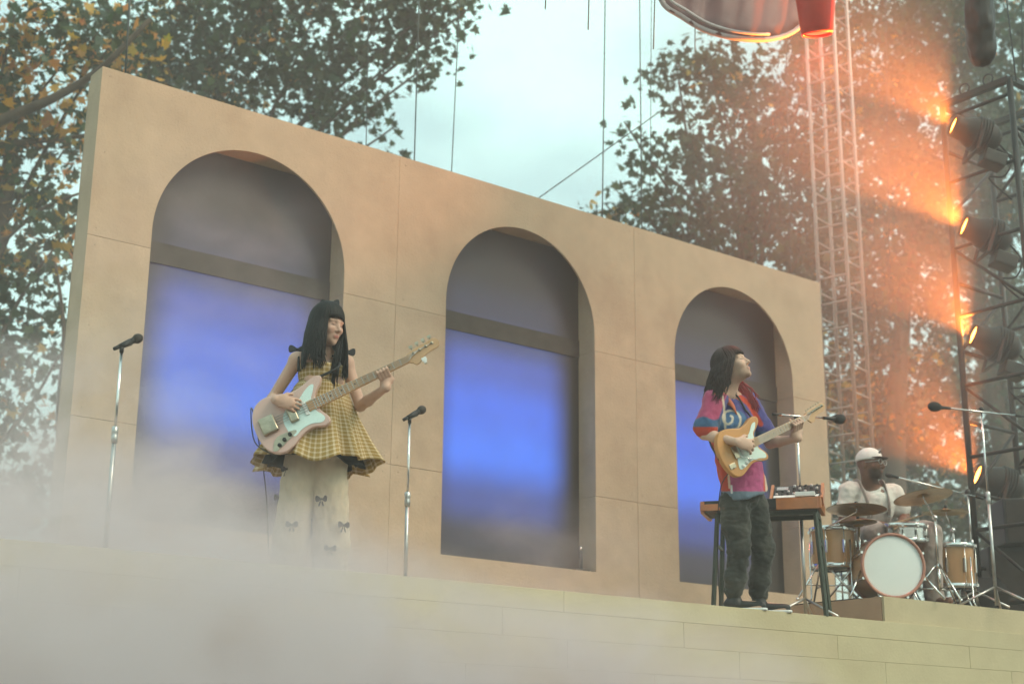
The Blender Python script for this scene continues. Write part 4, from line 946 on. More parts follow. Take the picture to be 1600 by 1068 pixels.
torso(B, chest, pelv, fac, shL, shR, neck, 1.06)
for a in ((shR, elR, wrR), (shL, elL, wrL)): arm(B, *a, 1.05)
hand(B, wrR, unit(RH*.6+TC*.6-UP*.15), -UP, RH*-1+TC, 1.0, (.7, .8, .6)); hand(B, wrL, unit(-RH*.3+TC*.8-UP*.15), -UP, -RH, 1.0, (.7, .8, .6))
for a in ((hipR, knR, anR), (hipL, knL, anL)): leg(B, *a, 1.0)
for a in (anR, anL): B.cap(a-UP*.05, a-UP*.06+fac*.17, .035, .028, .02)
Vt, F = B.mesh(); q = (Vt-hc)/1.02; lx, ly, lz = q@f_, q@l_, q@u_
skin = np.tile(V(.17, .075, .045), (len(Vt), 1)); inh = (np.abs(lz) < .15) & (lx > -.01) & (np.abs(ly) < .085)
brd = inh*sstep(-lz, .03, .055)*sstep(lx, .0, .04)*(1-np.exp(-((ly/.02)**4)-((lz+.063)/.010)**4)); skin = mixc(skin, brd*.85, (.02, .014, .012))
dr = mesh_np('person', Vt, F, M['skin'], None, skin); tag(dr, 'seated drummer in white cap, white t-shirt and pale overalls', 'person')
C_ = SDF(.0065); C_.ell(hc-f_*.012+u_*.045, V(.110, .092, .095), (f_, l_, u_), .01).ell(hc-u_*.055, V(.3, .3, .09), (f_, l_, u_), .006, -1)
Vh, Fh = C_.mesh(); cap = mesh_np('cap', Vh, Fh, mat('white_cap', (.74, .70, .66), .8, bump=.1), dr)
b = MB(); poly = [(.075+.075*math.cos(a)*1.0, .072*math.sin(a)) for a in np.linspace(-1.57, 1.57, 13)]+[(.06, .075), (.06, -.075)]
b.prism(crom([V(x, y, 0)[:2] for x, y in poly], 1), hc+u_*.043, f_, l_, unit(u_-f_*.12), 0, .005); b.build('brim', mat('cap_brim', (.10, .05, .045), .8), cap)
b = MB(); b.prism([(-.012, -.012), (.012, -.012), (.006, 0), (.012, .012), (0, .016), (-.012, .008)], hc+u_*.085+f_*.083, l_, u_, f_, 0, .006); b.build('cap_emblem', M['black'], cap)
g_ = MB()
for s_ in (-1, 1):
    o = hc+f_*.112+l_*s_*.034+u_*.011; g_.tube([o+.024*(l_*math.cos(a)+u_*math.sin(a)*.85) for a in np.linspace(0, 2*math.pi, 17)], .0028, 6, caps=False); g_.tube([o+l_*s_*.023+u_*.006, hc+l_*s_*.082+u_*.01], .0025, 6)
g_.tube([hc+f_*.115+l_*.011+u_*.014, hc+f_*.115-l_*.011+u_*.014], .0025, 6); g_.build('glasses', M['steel'], dr)
T_ = SDF(.008); up = unit(chest-pelv); lft = unit(shL-shR); ft = unit(np.cross(lft, up)); ax = (lft, ft, up)
T_.ell(chest, V(.168, .130, .185), ax, .03).cap(chest, pelv, .155, .17, .05, (ft, .85))
for sh, el in ((shR, elR), (shL, elL)): T_.chain([sh, sh*.35+el*.65], [.070, .074], .025).cap(neck-up*.065, sh+up*.004, .076, .074, .03)
T_.ell(neck+up*.045+ft*.02, V(.075, .085, .075), ax, .012, -1)
Vs, Fs = T_.mesh(); Vs = fold(Vs, Fs, .012, 8, (1, 1, 1), 31); ts = mesh_np('t_shirt', Vs, Fs, M['cloth'], dr, np.tile(V(.70, .64, .58), (len(Vs), 1)))
O_ = SDF(.008); O_.ell(chest-up*.02+ft*.03, V(.135, .128, .125), ax, .02).cap(chest-up*.12, pelv, .165, .185, .05, (ft, .85))
for hip, kn, an in ((hipR, knR, anR), (hipL, knL, anL)): O_.chain([hip, kn, an], [.11, .09, .075], .03)
Vs, Fs = O_.mesh(); Vs = fold(Vs, Fs, .010, 8, (1, 1, 1), 41); ov = mesh_np('overalls', Vs, Fs, M['cloth'], dr, np.tile(V(.36, .29, .26), (len(Vs), 1)))
for s_, sh in ((1, shL), (-1, shR)):
    b = MB(); pts = crom([chest+lft*s_*.085+ft*.142+up*.02, chest+lft*s_*.09+ft*.125+up*.12, neck*.45+sh*.55+up*.062, neck*.45+sh*.55-ft*.10], 4, False)
    for i in range(len(pts)-1): b.bar(pts[i], pts[i+1]+(pts[i+1]-pts[i])*.1, .036, .008, up=lft)
    b.build('strap', mat('overall_strap', (.34, .27, .24), .85), ov)
    b = MB(); b.lathe([(.012, 0), (.012, .006), (.0001, .008)], chest+lft*s_*.085+ft*.15+up*.015, ft, 10); b.build('button', M['steel'], ov)
for wr, tp, lb in ((wrR, Jr(1447, 800, -.35), 'wooden drumstick raised towards the tilted cymbal'), (wrL, Jr(1392, 824, -.55), 'wooden drumstick over the snare drum')):
    b = MB(); d_ = unit(tp-wr); p_ = wr+TC*.05-UP*.02; b.tube([p_-d_*.08, p_+d_*.26, p_+d_*.31, p_+d_*.325], [.0075, .007, .0045, .0055], 8)
    tag(b.build('drumstick', mat('stick_wood', (.55, .36, .2), .5)), lb, 'drumstick')
st_ = empty('drum_throne', V(pelv[0], pelv[1], RT), 'round black drum stool under the drummer', 'stool')
b = MB(); b.lathe([(.001, -.06), (.15, -.06), (.16, -.05), (.16, -.01), (.145, 0), (.001, 0)], pelv-UP*.09, UP, 28); b.build('seat', M['black'], st_)
b = MB(); b.tube([pelv-UP*.15, V(pelv[0], pelv[1], RT+.1)], .014, 10); b.build('post', M['chrome'], st_)
for k in range(3):
    a = 2.1*k+.3; b = MB(); b.tube([V(pelv[0], pelv[1], RT+.25), V(pelv[0]+.24*math.cos(a), pelv[1]+.24*math.sin(a), RT+.01)], .01, 8); b.build('leg', M['chrome'], st_)

# ------------------------------------------------------------------ truss towers and stage lights
def copyo(o, parent, mw):
    c = bpy.data.objects.new(o.name.split('.')[0], o.data); link(c, parent); c.matrix_basis = mw; return c
def lattice(name, label, corner, a, b_, w_, z0, z1, rt, rr, step, m, diag=False, plates=()):
    """square lattice tower: chords at corner, +a, +b, +a+b"""
    e = empty(name, V(*corner[:2], z0), label, 'truss tower'); A = unit(a)*w_; Bv = unit(b_)*w_; C0 = V(corner[0], corner[1], 0)
    cs = [C0, C0+A, C0+A+Bv, C0+Bv]
    for q in cs: mb = MB(); mb.tube([q+UP*z0, q+UP*z1], rt, 10); mb.build('chord', m, e)
    mb = MB(); mb.tube([V(0, 0, 0), V(w_, 0, 0)], rr, 7); proto = None
    z = z0+.12; i = 0
    while z < z1:
        for k in range(4):
            p0, p1 = cs[k], cs[(k+1) % 4]; d = unit(p1-p0); zz = z+(step*.5 if k % 2 else 0)
            if zz > z1: continue
            mw = Matrix.Translation(Vector(p0+UP*zz)) @ Matrix(((d[0], -d[1], 0), (d[1], d[0], 0), (0, 0, 1))).to_4x4()
            if proto is None: proto = mb.build('rung', m, e); proto.matrix_basis = mw
            else: copyo(proto, e, mw)
            if diag and i % 2 == k % 2:
                mb2 = MB(); mb2.tube([p0+UP*zz, p1+UP*min(zz+step, z1)], rr*.85, 6); mb2.build('brace', m, e)
        z += step; i += 1
    return e, cs
n0 = W(1327, 475, 17.0)
lattice('truss_tower', 'slim silver lattice tower beside the right end of the wall', n0, -RH*.77-TC*.64, RH*.64-TC*.77, .37, 0, 12.5, .022, .012, .31, M['alu'])
BD = 13.0; nb = W(1577, 122, BD)
te, tcs = lattice('lighting_truss', 'black box truss tower carrying the four orange stage lights', nb, V(0, 1, 0), V(1, 0, 0), .70, RZ, nb[2], .027, .018, .62, M['blackm'], diag=True)
for q0, q1 in ((0, 1), (0, 3), (1, 2), (2, 3)):
    mb = MB(); mb.bar(tcs[q0]+UP*(nb[2]-.01), tcs[q1]+UP*(nb[2]-.01), .06, .05); mb.build('top_rail', M['blackm'], te)
for q0 in (0, 1): mb = MB(); p_ = tcs[0]*(.7-.35*q0)+tcs[1]*(.3+.35*q0)+UP*(nb[2]+.03); mb.tube([p_+.05*(V(0, 1, 0)*math.cos(a)+UP*(math.sin(a)+.7)) for a in np.linspace(0, 6.283, 13)], .008, 6, caps=False); mb.build('lifting_ring', M['blackm'], te)
ORANGE = (1.0, .24, .03)
M['lens'] = mat('lit_orange_lens', (.8, .3, .05), .3, emit=(1.0, .36, .05), estr=14)
M['can'] = mat('light_housing', (.03, .03, .026), .5, metal=.4, var=.3, vscale=12)
LP = [(1489, 196), (1506, 353), (1520, 523), (1527, 741)]
ORD = ['topmost', 'second from the top', 'third from the top', 'lowest']
for i, (px, py) in enumerate(LP):
    o = W(px, py, 12.95); d = unit(-RH*.93+UP*.33+TC*.08)
    e = empty('stage_light', o, 'black stage light with glowing orange lens, %s on the lighting truss' % ORD[i], 'stage light', 'orange stage lights')
    s_ = unit(np.cross(d, UP)); t_ = np.cross(s_, d)
    b = MB(); b.lathe([(.083, .0), (.098, .012), (.100, -.03), (.105, -.10), (.135, -.16), (.142, -.28), (.125, -.36), (.07, -.42), (.001, -.425)], o, d, 28); b.build('housing', M['can'], e)
    b = MB(); b.lathe([(.083, -.012), (.05, -.004), (.001, -.001)], o, d, 24); b.build('lens', M['lens'], e)
    for k in range(5): b = MB(); b.lathe([(.135, -.006), (.158, -.005), (.158, .005), (.135, .006)], o-d*(.20+.026*k), d, 24); b.build('cooling_fin', M['can'], e)
    yk = o-d*.22
    b = MB(); b.bar(yk+s_*.165+t_*0, yk+s_*.165-t_*.22, .03, .012); b.bar(yk-s_*.165, yk-s_*.165-t_*.22, .03, .012); b.bar(yk+s_*.165-t_*.22, yk-s_*.165-t_*.22, .03, .014); b.build('yoke', M['blackm'], e)
    b = MB(); b.box(yk-t_*.26+RH*.20, (.20, .18, .12), (d, s_, t_)); b.build('base_box', M['can'], e, bevel=.02, seg=3)
    b = MB(); b.tube(crom([o-d*.40, o-d*.52-UP*.12, o-d*.45-UP*.3, o-d*.3-UP*.38, o-d*.5-UP*.5], 5, False), .008, 6); b.build('power_lead', M['rubber'], e)
    ld = bpy.data.lights.new('stage_lamp', 'SPOT'); ld.energy = 880; ld.color = ORANGE; ld.spot_size = math.radians(72); ld.spot_blend = .3; ld.shadow_soft_size = .05
    lo_ = bpy.data.objects.new('stage_lamp', ld); link(lo_, e); dz = Vector(unit(-RH*.64+UP*.55+TC*.55)); lo_.matrix_basis = Matrix.Translation(Vector(o+d*.03)) @ (-dz).to_track_quat('Z', 'Y').to_matrix().to_4x4()
# dark cabinets at the foot of the lighting truss
def cab(label, c, size, tilt=0):
    e = empty('speaker_cabinet', V(c[0], c[1], RZ), label, 'speaker'); ax_ = (RH, -TC, UP)
    if tilt: ax_ = (RH, unit(-TC*math.cos(tilt)+UP*math.sin(tilt)), unit(UP*math.cos(tilt)+TC*math.sin(tilt)))
    b = MB(); b.box(c, size, ax_); b.build('cabinet', M['black'], e, bevel=.012)
    b = MB(); b.box(c-ax_[1]*(size[1]/2+.003), (size[0]*.9, .008, size[2]*.88), ax_); b.build('grille', M['rug'], e)
c = W(1578, 895, 12.5); c[2] = RZ+.30; cab('tall black speaker cabinet at the foot of the lighting truss', c, (.46, .4, .60))
c = W(1532, 920, 12.1); c[2] = RZ+.15; cab('black wedge monitor tilted back beside the tall boom stand', c, (.36, .30, .26), .5)
c = W(1590, 760, 12.6); c[2] = RZ+.60+.19; cab('smaller black speaker cabinet on top of the tall one', c*V(1, 1, 0)+V(0, 0, RZ+.8), (.40, .38, .38))

# ------------------------------------------------------------------ things hanging from the roof
e = empty('roof_canopy', W(1130, 10, 12.2), 'sagging mauve fabric canopy with pale edge above the right tree', 'canopy')
lowc = crom([V(1022, -30, 0), V(1036, 6, 0), V(1062, 24, 0), V(1100, 46, 0), V(1150, 59, 0), V(1205, 60, .3), V(1250, 40, .7), V(1290, -20, 1.2)], 4, False)
vs_ = []; nl = len(lowc); nr = 9
for j in range(nr):
    for i, q in enumerate(lowc):
        t = j/(nr-1); vs_.append(W(q[0]*(1-t)+(1010+i*11)*t, q[1]*(1-t)+(-150)*t, 12.0+q[2]+.5*math.sin(t*2.6)+.04*math.sin(i*1.7+t*3)))
b = MB(); b.add(vs_, [(j*nl+i, j*nl+i+1, (j+1)*nl+i+1, (j+1)*nl+i) for j in range(nr-1) for i in range(nl-1)], 0, True); o = b.build('fabric', M['canopy'], e, recalc=False); sm_ = o.modifiers.new('t', 'SOLIDIFY'); sm_.thickness = .01
b = MB(); b.tube([W(q[0]+1, q[1]+1, 12.0+q[2]) for q in lowc], .022, 8); b.build('edge_welt', mat('pale_welt', (.42, .37, .37), .6), e)
b = MB(); b.tube([W(q[0]+10, q[1]-8, 11.98+q[2]) for q in lowc[4:20]], .012, 6); b.build('seam', mat('pale_seam', (.55, .50, .5), .6), e)
e = empty('hanging_lamp', W(1275, 20, 11.8), 'red glowing hanging lamp can beside the canopy', 'lamp')
M['redcan'] = mat('red_lamp_can', (.55, .03, .015), .45, var=.15)
tp = W(1268, -120, 11.8); bt = W(1277, 56, 11.8); ax_ = unit(bt-tp)
b = MB(); b.lathe([(.001, 0), (.19, .02), (.185, .3), (.14, .72), (.128, .86), (.118, .885), (.11, .87)], tp, ax_, 28); b.build('can', M['redcan'], e)
b = MB(); b.lathe([(.11, .0), (.06, .012), (.001, .016)], tp+ax_*.862, ax_, 24); b.build('lens', mat('red_lens', (.6, .05, .02), .3, emit=(1, .06, .02), estr=3), e)
ld = bpy.data.lights.new('red_lamp', 'SPOT'); ld.energy = 110; ld.color = (1, .13, .08); ld.spot_size = math.radians(135); ld.spot_blend = .6; ld.shadow_soft_size = .08
lo_ = bpy.data.objects.new('red_lamp', ld); link(lo_, e); lo_.matrix_basis = Matrix.Translation(Vector(tp+ax_*.90)) @ Vector(-ax_).to_track_quat('Z', 'Y').to_matrix().to_4x4()
e = empty('chain_bag', W(1532, 60, 12.4), 'black hanging chain bag above the lighting truss', 'bag')
s2 = SDF(.012); s2.chain([W(1528, -40, 12.4), W(1531, 40, 12.4), W(1534, 84, 12.4)], [.118, .118, .105], .03); Vs, Fs = s2.mesh(); Vs = fold(Vs, Fs, .02, 6, (1, 1, .5), 5); mesh_np('bag', Vs, Fs, M['black'], e)
b = MB(); b.tube([W(1526, -80, 12.4), W(1526, -30, 12.4)], .07, 10); b.build('hoist', M['blackm'], e)
def cable(a, b_, r, lb, m=None):
    mb = MB(); mb.tube([a, a*.5+b_*.5-UP*.0, b_], r*.6, 6); return tag(mb.build('cable', m or M['rope']), lb, 'cable', 'cables hanging over the stage')
V_ = 'thin dark cable hanging straight down behind the top of the wall'
for (x0, y0, x1, y1, d, r, lb) in ((656, -40, 647, 262, 14, .010, 'dark cable passing behind the leafy branch tip above the wall'), (720, -40, 705, 280, 14.5, .008, 'thin cable hanging in open sky beside the leafy branch tip'), (946, -40, 941, 345, 15, .010, 'dark cable hanging in open sky, crossed low by the diagonal rope'), (999, -40, 1003, 362, 15.3, .010, 'dark cable hanging over the leaf edge of the dense right tree'), (1018, -40, 1016, 300, 15.6, .006, 'very thin cable hanging by the canopy corner'), (577, -40, 572, 230, 13.8, .007, 'thin cable hanging inside the overhanging foliage'),
        (1226, -40, 1236, 450, 16, .009, 'dark cable running down from the canopy through the dense right tree'), (1383, -40, 1391, 520, 17.5, .009, 'thin dark cable hanging between the two truss towers'), (838, 312, 1040, 168, 16, .010, 'taut rope rising diagonally from the wall top to the right tree'),
        (205, -40, 195, 130, 12.0, .014, 'dark cable hanging above the left corner of the wall'),
        (854, -40, 852, 15, 12, .009, 'shortest loose strap end hanging over open sky'), (921, -40, 919, 47, 12, .009, 'longer loose strap end hanging over open sky'), (1024, -40, 1021, 77, 12, .008, 'thin loose strap end beside the canopy edge'), (1086, 44, 1086, 78, 12, .007, 'short cord hanging from the canopy edge'), (1568, -40, 1588, 128, 12.6, .012, 'slanting black sling cable running from the chain bag to the lighting truss'), (1596, -40, 1598, 110, 13.2, .010, 'upright black sling cable above the lighting truss')):
    cable(W(x0, y0, d), W(x1, y1, d), r, lb)

# ------------------------------------------------------------------ trees
def leaf_mat():
    m = bpy.data.materials.new('leaf'); m.use_nodes = True; t = m.node_tree; t.nodes.clear()
    o = N(t, 'ShaderNodeOutputMaterial'); a = N(t, 'ShaderNodeAttribute', attribute_name='Col'); d = N(t, 'ShaderNodeBsdfPrincipled'); d.inputs['Roughness'].default_value = .5; d.inputs['Specular IOR Level'].default_value = .3
    tr_ = N(t, 'ShaderNodeBsdfTranslucent'); mx_ = N(t, 'ShaderNodeMixShader'); mx_.inputs[0].default_value = .42
    t.links.new(a.outputs['Color'], d.inputs['Base Color']); t.links.new(a.outputs['Color'], tr_.inputs['Color']); t.links.new(d.outputs[0], mx_.inputs[1]); t.links.new(tr_.outputs[0], mx_.inputs[2]); t.links.new(mx_.outputs[0], o.inputs[0]); return m
M['leaf'] = leaf_mat()
RIM = np.array([(0, -.45), (.22, -.38), (.52, -.30), (.30, -.05), (.56, .22), (.22, .16), (0, .6), (-.22, .16), (-.56, .22), (-.30, -.05), (-.52, -.30), (-.22, -.38)])
def leaf_cloud(C, S_, colr, rg_, droop=.5):
    n = len(C); k = len(RIM)
    z = rg_.normal(size=(n, 3)); z[:, 2] += droop; z /= np.linalg.norm(z, axis=1)[:, None]; x = np.cross(z, rg_.normal(size=(n, 3))); x /= np.linalg.norm(x, axis=1)[:, None]; y = np.cross(z, x)
    cup = rg_.uniform(-.25, .25, n)
    P_ = [C[:, None, :]+S_[:, None, None]*(x[:, None, :]*RIM[None, :, :1]+y[:, None, :]*RIM[None, :, 1:]+z[:, None, :]*(cup[:, None]*(RIM**2).sum(1)[None, :])[..., None]), C[:, None, :]]
    Vt = np.concatenate(P_, 1); base = (np.arange(n)*(k+1))[:, None, None]
    tri = np.stack([np.full(k, k), np.arange(k), (np.arange(k)+1) % k], 1)[None]
    F = (base+tri).reshape(-1, 3); return Vt.reshape(-1, 3), F, np.repeat(colr, k+1, 0)
GREEN = V(.055, .078, .030)
def tree(label, tpx, depth, lobes, ppl, seed, gold=.05, lsize=.14, limbs=(), htop=None, tr_r=.2, indiv=0):
    rg_ = np.random.default_rng(seed); bx_ = W(tpx, 500, depth); base = V(bx_[0], bx_[1], GZ)
    e = empty('tree', base, label, 'tree', 'trees behind the stage'); ctr = [W(l_[0], l_[1], depth+l_[4]) for l_ in lobes]
    ztop = max(c[2] for c in ctr) if htop is None else htop
    tk = [base+V(rg_.normal()*.15, rg_.normal()*.15, 0)*t*2+UP*(ztop-GZ)*t for t in (0, .08, .3, .5, .7, .88, 1)]; tk[0] = base
    mb = MB(); mb.tube(crom(tk, 3, False), list(np.linspace(tr_r*1.25, .05, 19)), 10); mb.build('trunk', M['bark'], e)
    Cs, gs_ = [], []; tw = MB()
    for (px, py, rx, ry, dz, *opt), c in zip(lobes, ctr):
        g_ = opt[0] if opt else gold; den = opt[1] if len(opt) > 1 else 1
        m_ = FPX/(depth+dz); R3 = V(rx/m_, ry/m_, max(.5, .75*(rx+ry)/2/m_))
        zb = np.clip((c[2]-GZ)*.72+GZ, GZ+1, ztop-.3); p0 = tk[0]+(tk[-1]-tk[0])*((zb-GZ)/(ztop-GZ))
        mid = p0*.45+c*.55+UP*.25+rg_.normal(size=3)*.15; mb = MB(); mb.tube(crom([p0, mid, c, c+(c-mid)*.12], 4, False), list(np.linspace(.035, .006, 13)), 7); mb.build('limb', M['bark'], e)
        ncl = int(ppl*den*rx*ry/m_**2*38)
        for _ in range(ncl):
            q = rg_.normal(size=3); q = q/np.linalg.norm(q)*rg_.uniform(.25, 1.04)**.5; cc = c+CR*q[0]*R3[0]+CU*q[1]*R3[1]+CF*q[2]*R3[2]
            k = int(rg_.integers(7, 19)); sp = rg_.uniform(.14, .34)*min(1, .35+rx/90); Cs.append(cc+rg_.normal(size=(k, 3))*V(sp, sp, sp*.7)); gl = rg_.random() < g_; gs_ += [(gl and rg_.random() < .8)]*0+[1 if (gl and rg_.random() < .75) else 0 for _ in range(k)]
            if rg_.random() < .6: tw.tube([c*.4+cc*.6+rg_.normal(size=3)*.1, cc], [.010, .004], 3, caps=False)
    for pts, r0 in limbs: mb = MB(); P_ = crom([W(*q) for q in pts], 5, False); mb.tube(P_, list(np.linspace(r0, r0*.35, len(P_))), 9); mb.build('limb', M['bark'], e)
    C = np.concatenate(Cs); n = len(C); gl = np.array(gs_, float)
    S_ = rg_.uniform(.45, 1.35, n)*lsize; cl = GREEN*rg_.uniform(.6, 1.5, (n, 1))*np.stack([rg_.uniform(.55, 1.05, n), np.ones(n), rg_.uniform(.8, 1.4, n)], 1)
    gc = np.stack([rg_.uniform(.55, .8, n), rg_.uniform(.25, .44, n), rg_.uniform(.03, .10, n)], 1); cl = np.where(gl[:, None] > 0, gc, cl)  # gold of turning leaves, brightened in the colour to stand for sunlight
    if indiv:
        idx = rg_.permutation(n)[:indiv]; keep = np.ones(n, bool); keep[idx] = False; pr_ = {}
        for i in idx:
            key = (int(gl[i]), int(rg_.integers(0, 3)))
            if key not in pr_: Vt, F, cc = leaf_cloud(np.zeros((1, 3)), np.ones(1), cl[i:i+1], rg_); me = bpy.data.meshes.new('leaf'); me.from_pydata([tuple(v_) for v_ in Vt], [], [tuple(map(int, f)) for f in F]); me.materials.append(M['leaf']); set_col(me, cc); pr_[key] = me
            o = bpy.data.objects.new('leaf', pr_[key]); link(o, e); o.matrix_basis = Matrix.LocRotScale(Vector(C[i]), Matrix.Rotation(rg_.uniform(0, 6.3), 3, 'Z') @ Matrix.Rotation(rg_.uniform(-1, 1), 3, 'X'), Vector((S_[i],)*3))
        C, S_, cl = C[keep], S_[keep], cl[keep]
    Vt, F, cc = leaf_cloud(C, S_, cl, rg_); cr = mesh_np('crown', Vt, F, M['leaf'], e, cc, smooth=False); cr['kind'] = 'stuff'
    if tw.v: tw.build('twigs', M['bark'], e, recalc=False)['kind'] = 'stuff'
    return n
nl_ = 0
nl_ += tree('autumn tree with leaves coloured sunlit gold beyond the left end of the wall', -60, 19.5, [(20, 40, 120, 70, 0, .25), (90, 110, 110, 70, .3, .85), (10, 190, 90, 70, .6, .6), (90, 250, 80, 80, .2, .55), (10, 350, 90, 90, .4, .55), (90, 380, 70, 80, 0, .35), (20, 480, 90, 80, .3, .3, .8), (90, 560, 70, 80, 0, .15, .8), (10, 620, 80, 80, .5, .15, .85), (60, 720, 90, 80, .2, .08), (-60, 150, 90, 120, 0, .3), (-60, 500, 90, 160, 0, .2), (180, 60, 90, 60, .2, .3), (20, 820, 120, 60, .3, .05)], 1.35, 11, lsize=.14,
    limbs=[([(-60, 215, 19.3), (20, 180, 19.2), (90, 150, 19.1), (160, 105, 19.0), (235, 30, 19.0)], .085), ([(-60, 235, 19.6), (40, 222, 19.6), (120, 214, 19.6), (200, 200, 19.6)], .055), ([(-20, 400, 19.7), (60, 330, 19.6), (130, 300, 19.6)], .04), ([(95, 760, 19.2), (92, 640, 19.2), (100, 520, 19.3), (85, 400, 19.3)], .05)], tr_r=.22, indiv=220)
nl_ += tree('broad leafy tree with a branch reaching over the wall top', 330, 23, [(230, 30, 110, 80, 0), (360, 40, 120, 90, .4), (480, 50, 110, 95, 0), (590, 40, 90, 75, .2), (680, 10, 75, 45, 0), (640, 70, 55, 50, .2, .02, .9), (300, 150, 120, 70, .2, .12), (430, 160, 110, 75, 0), (520, 150, 75, 55, .3), (578, 178, 34, 40, 0, .02, .8), (600, 210, 22, 24, 0, .02, .8), (655, 112, 26, 30, 0, .02, .8), (715, 28, 42, 24, 0, .02, .8), (200, 120, 90, 70, .6, .25), (420, -40, 260, 60, 0)], 1.7, 12, lsize=.14, gold=.04, tr_r=.24, indiv=150)
nl_ += tree('dense green tree rising behind the right half of the wall', 1180, 24, [(1190, 270, 110, 110, 0), (1090, 300, 85, 75, .3), (1255, 190, 80, 130, 0), (1130, 170, 80, 80, .2), (1060, 120, 45, 45, .2, .02, .9), (1110, 100, 40, 35, 0), (1010, 330, 60, 40, 0, .02, .9), (955, 330, 32, 30, .2, .02, .8), (920, 345, 22, 20, 0, .02, .8), (985, 205, 32, 22, 0, .02, .7), (1015, 250, 34, 34, 0, .02, .8), (1180, 390, 140, 60, .3), (1260, 380, 80, 80, 0), (1050, 370, 80, 40, .4), (1280, 60, 60, 60, .3)], 1.9, 13, lsize=.135, gold=.02, tr_r=.22, indiv=120)
nl_ += tree('tall dark tree standing behind the silver lattice tower', 1390, 27, [(1360, 90, 110, 110, 0), (1350, 260, 100, 110, .3), (1400, 400, 110, 110, 0), (1350, 540, 90, 100, .4), (1420, 620, 100, 100, .2, .12), (1360, 700, 90, 80, 0, .25), (1430, 780, 90, 80, .3, .1), (1460, 200, 90, 110, .4), (1300, 440, 70, 80, .5), (1320, 830, 100, 60, .2), (1340, 640, 60, 60, 0, .5, .5)], 2.4, 14, lsize=.14, gold=.03, tr_r=.26, indiv=60)
nl_ += tree('tall dark tree standing behind the black lighting truss', 1570, 28, [(1540, 60, 110, 90, 0), (1500, 330, 100, 110, .3), (1590, 250, 90, 120, 0), (1530, 480, 100, 100, .4), (1600, 560, 80, 110, 0), (1510, 660, 100, 100, .2), (1590, 760, 90, 90, 0), (1520, 830, 110, 80, .2), (1450, 60, 90, 80, .5), (1560, 920, 120, 60, 0)], 2.4, 15, lsize=.14, gold=.02, tr_r=.26, indiv=60)
print('leaves', nl_)

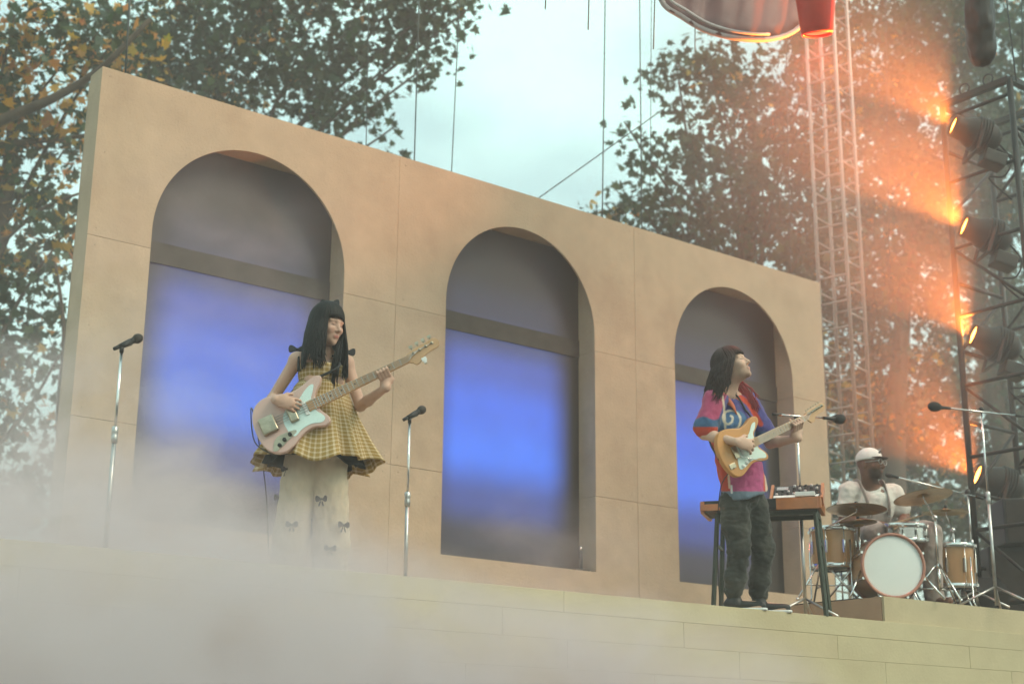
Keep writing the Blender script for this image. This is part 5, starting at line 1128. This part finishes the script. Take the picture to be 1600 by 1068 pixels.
# ------------------------------------------------------------------ haze and smoke
def volume_mat(name, color, dens, aniso=.25, blobs=None, nscale=1.3, lo=.40, hi=.72, stretch=(1, 1, 1.3), floor=0.0):
    m = bpy.data.materials.new(name); m.use_nodes = True; t = m.node_tree; t.nodes.clear()
    o = N(t, 'ShaderNodeOutputMaterial'); v = N(t, 'ShaderNodeVolumePrincipled'); v.inputs['Color'].default_value = (*color, 1); v.inputs['Anisotropy'].default_value = aniso; v.inputs['Density'].default_value = dens
    t.links.new(v.outputs[0], o.inputs['Volume'])
    if blobs:
        tcn = N(t, 'ShaderNodeTexCoord'); acc = None
        for c, r, *wt in blobs:
            s = N(t, 'ShaderNodeVectorMath', operation='SUBTRACT'); s.inputs[1].default_value = tuple(c); t.links.new(tcn.outputs['Object'], s.inputs[0])
            d = N(t, 'ShaderNodeVectorMath', operation='DIVIDE'); d.inputs[1].default_value = tuple(r); t.links.new(s.outputs[0], d.inputs[0])
            l_ = N(t, 'ShaderNodeVectorMath', operation='LENGTH'); t.links.new(d.outputs[0], l_.inputs[0])
            mr = N(t, 'ShaderNodeMapRange', interpolation_type='SMOOTHSTEP'); mr.inputs[1].default_value = 1; mr.inputs[2].default_value = .1; mr.inputs[4].default_value = wt[0] if wt else 1; t.links.new(l_.outputs['Value'], mr.inputs[0])
            if acc is None: acc = mr.outputs[0]
            else: a = N(t, 'ShaderNodeMath', operation='ADD'); t.links.new(acc, a.inputs[0]); t.links.new(mr.outputs[0], a.inputs[1]); acc = a.outputs[0]
        mp_ = N(t, 'ShaderNodeMapping'); mp_.inputs['Scale'].default_value = stretch; t.links.new(tcn.outputs['Object'], mp_.inputs[0])
        nz = N(t, 'ShaderNodeTexNoise'); nz.inputs['Scale'].default_value = nscale; nz.inputs['Detail'].default_value = 4; nz.inputs['Roughness'].default_value = .55; nz.inputs['Distortion'].default_value = .6; t.links.new(mp_.outputs[0], nz.inputs['Vector'])
        mr = N(t, 'ShaderNodeMapRange', interpolation_type='SMOOTHSTEP'); mr.inputs[1].default_value = lo; mr.inputs[2].default_value = hi; mr.inputs[3].default_value = floor; t.links.new(nz.outputs['Fac'], mr.inputs[0])
        a = N(t, 'ShaderNodeMath', operation='MULTIPLY'); t.links.new(acc, a.inputs[0]); t.links.new(mr.outputs[0], a.inputs[1])
        b = N(t, 'ShaderNodeMath', operation='MULTIPLY'); b.inputs[1].default_value = dens; t.links.new(a.outputs[0], b.inputs[0]); t.links.new(b.outputs[0], v.inputs['Density'])
    return m
b = MB(); b.b2((-640, -640, GZ-1), (640, 640, 16.5))
tag(b.build('haze', volume_mat('haze_air', (.97, .88, .84), .0065, .1)), kind='stuff')  # warm tint of the haze colour stands in for red-lit air
b = MB(); b.b2((-4.6, -5.6, -2.2), (5.3, -.05, 3.9))
tag(b.build('smoke', volume_mat('low_smoke', (.94, .80, .81), 12.0, .1, [((-1.0, -3.8, -.95), (2.9, 1.4, 1.2), 2.6), ((-.6, -2.5, -.24), (2.2, 1.2, 1.05), .8), ((-.6, -1.5, .40), (1.7, .9, 1.3), .6), ((1.6, -3.8, -1.12), (2.4, 1.0, 1.15), 1.8), ((.4, -1.2, 1.7), (2.4, 1.1, 2.2), .018), ((3.9, -.8, .55), (1.4, .7, .8), .06)], 1.9, .38, .68, floor=.05)), 'thick pale stage smoke rolling over the left front of the stage', 'smoke', kind='stuff')  # pink in the volume colour stands in for red light on the smoke
c_ = W(1450, 430, 13.2); c2 = W(1240, 190, 12.9)
b = MB(); b.box(W(1370, 400, 13.3), (4.4, 4.0, 7.0), (RH, TC, UP)); tag(b.build('smoke', volume_mat('beam_smoke', (.93, .85, .82), .13, .15, [(c_, (1.6, 1.7, 3.4)), (c2, (1.6, 1.6, 2.2), .9)], 1.1, .25, .75, floor=.45)), 'thin smoke drifting in the orange light beams', 'smoke', kind='stuff')
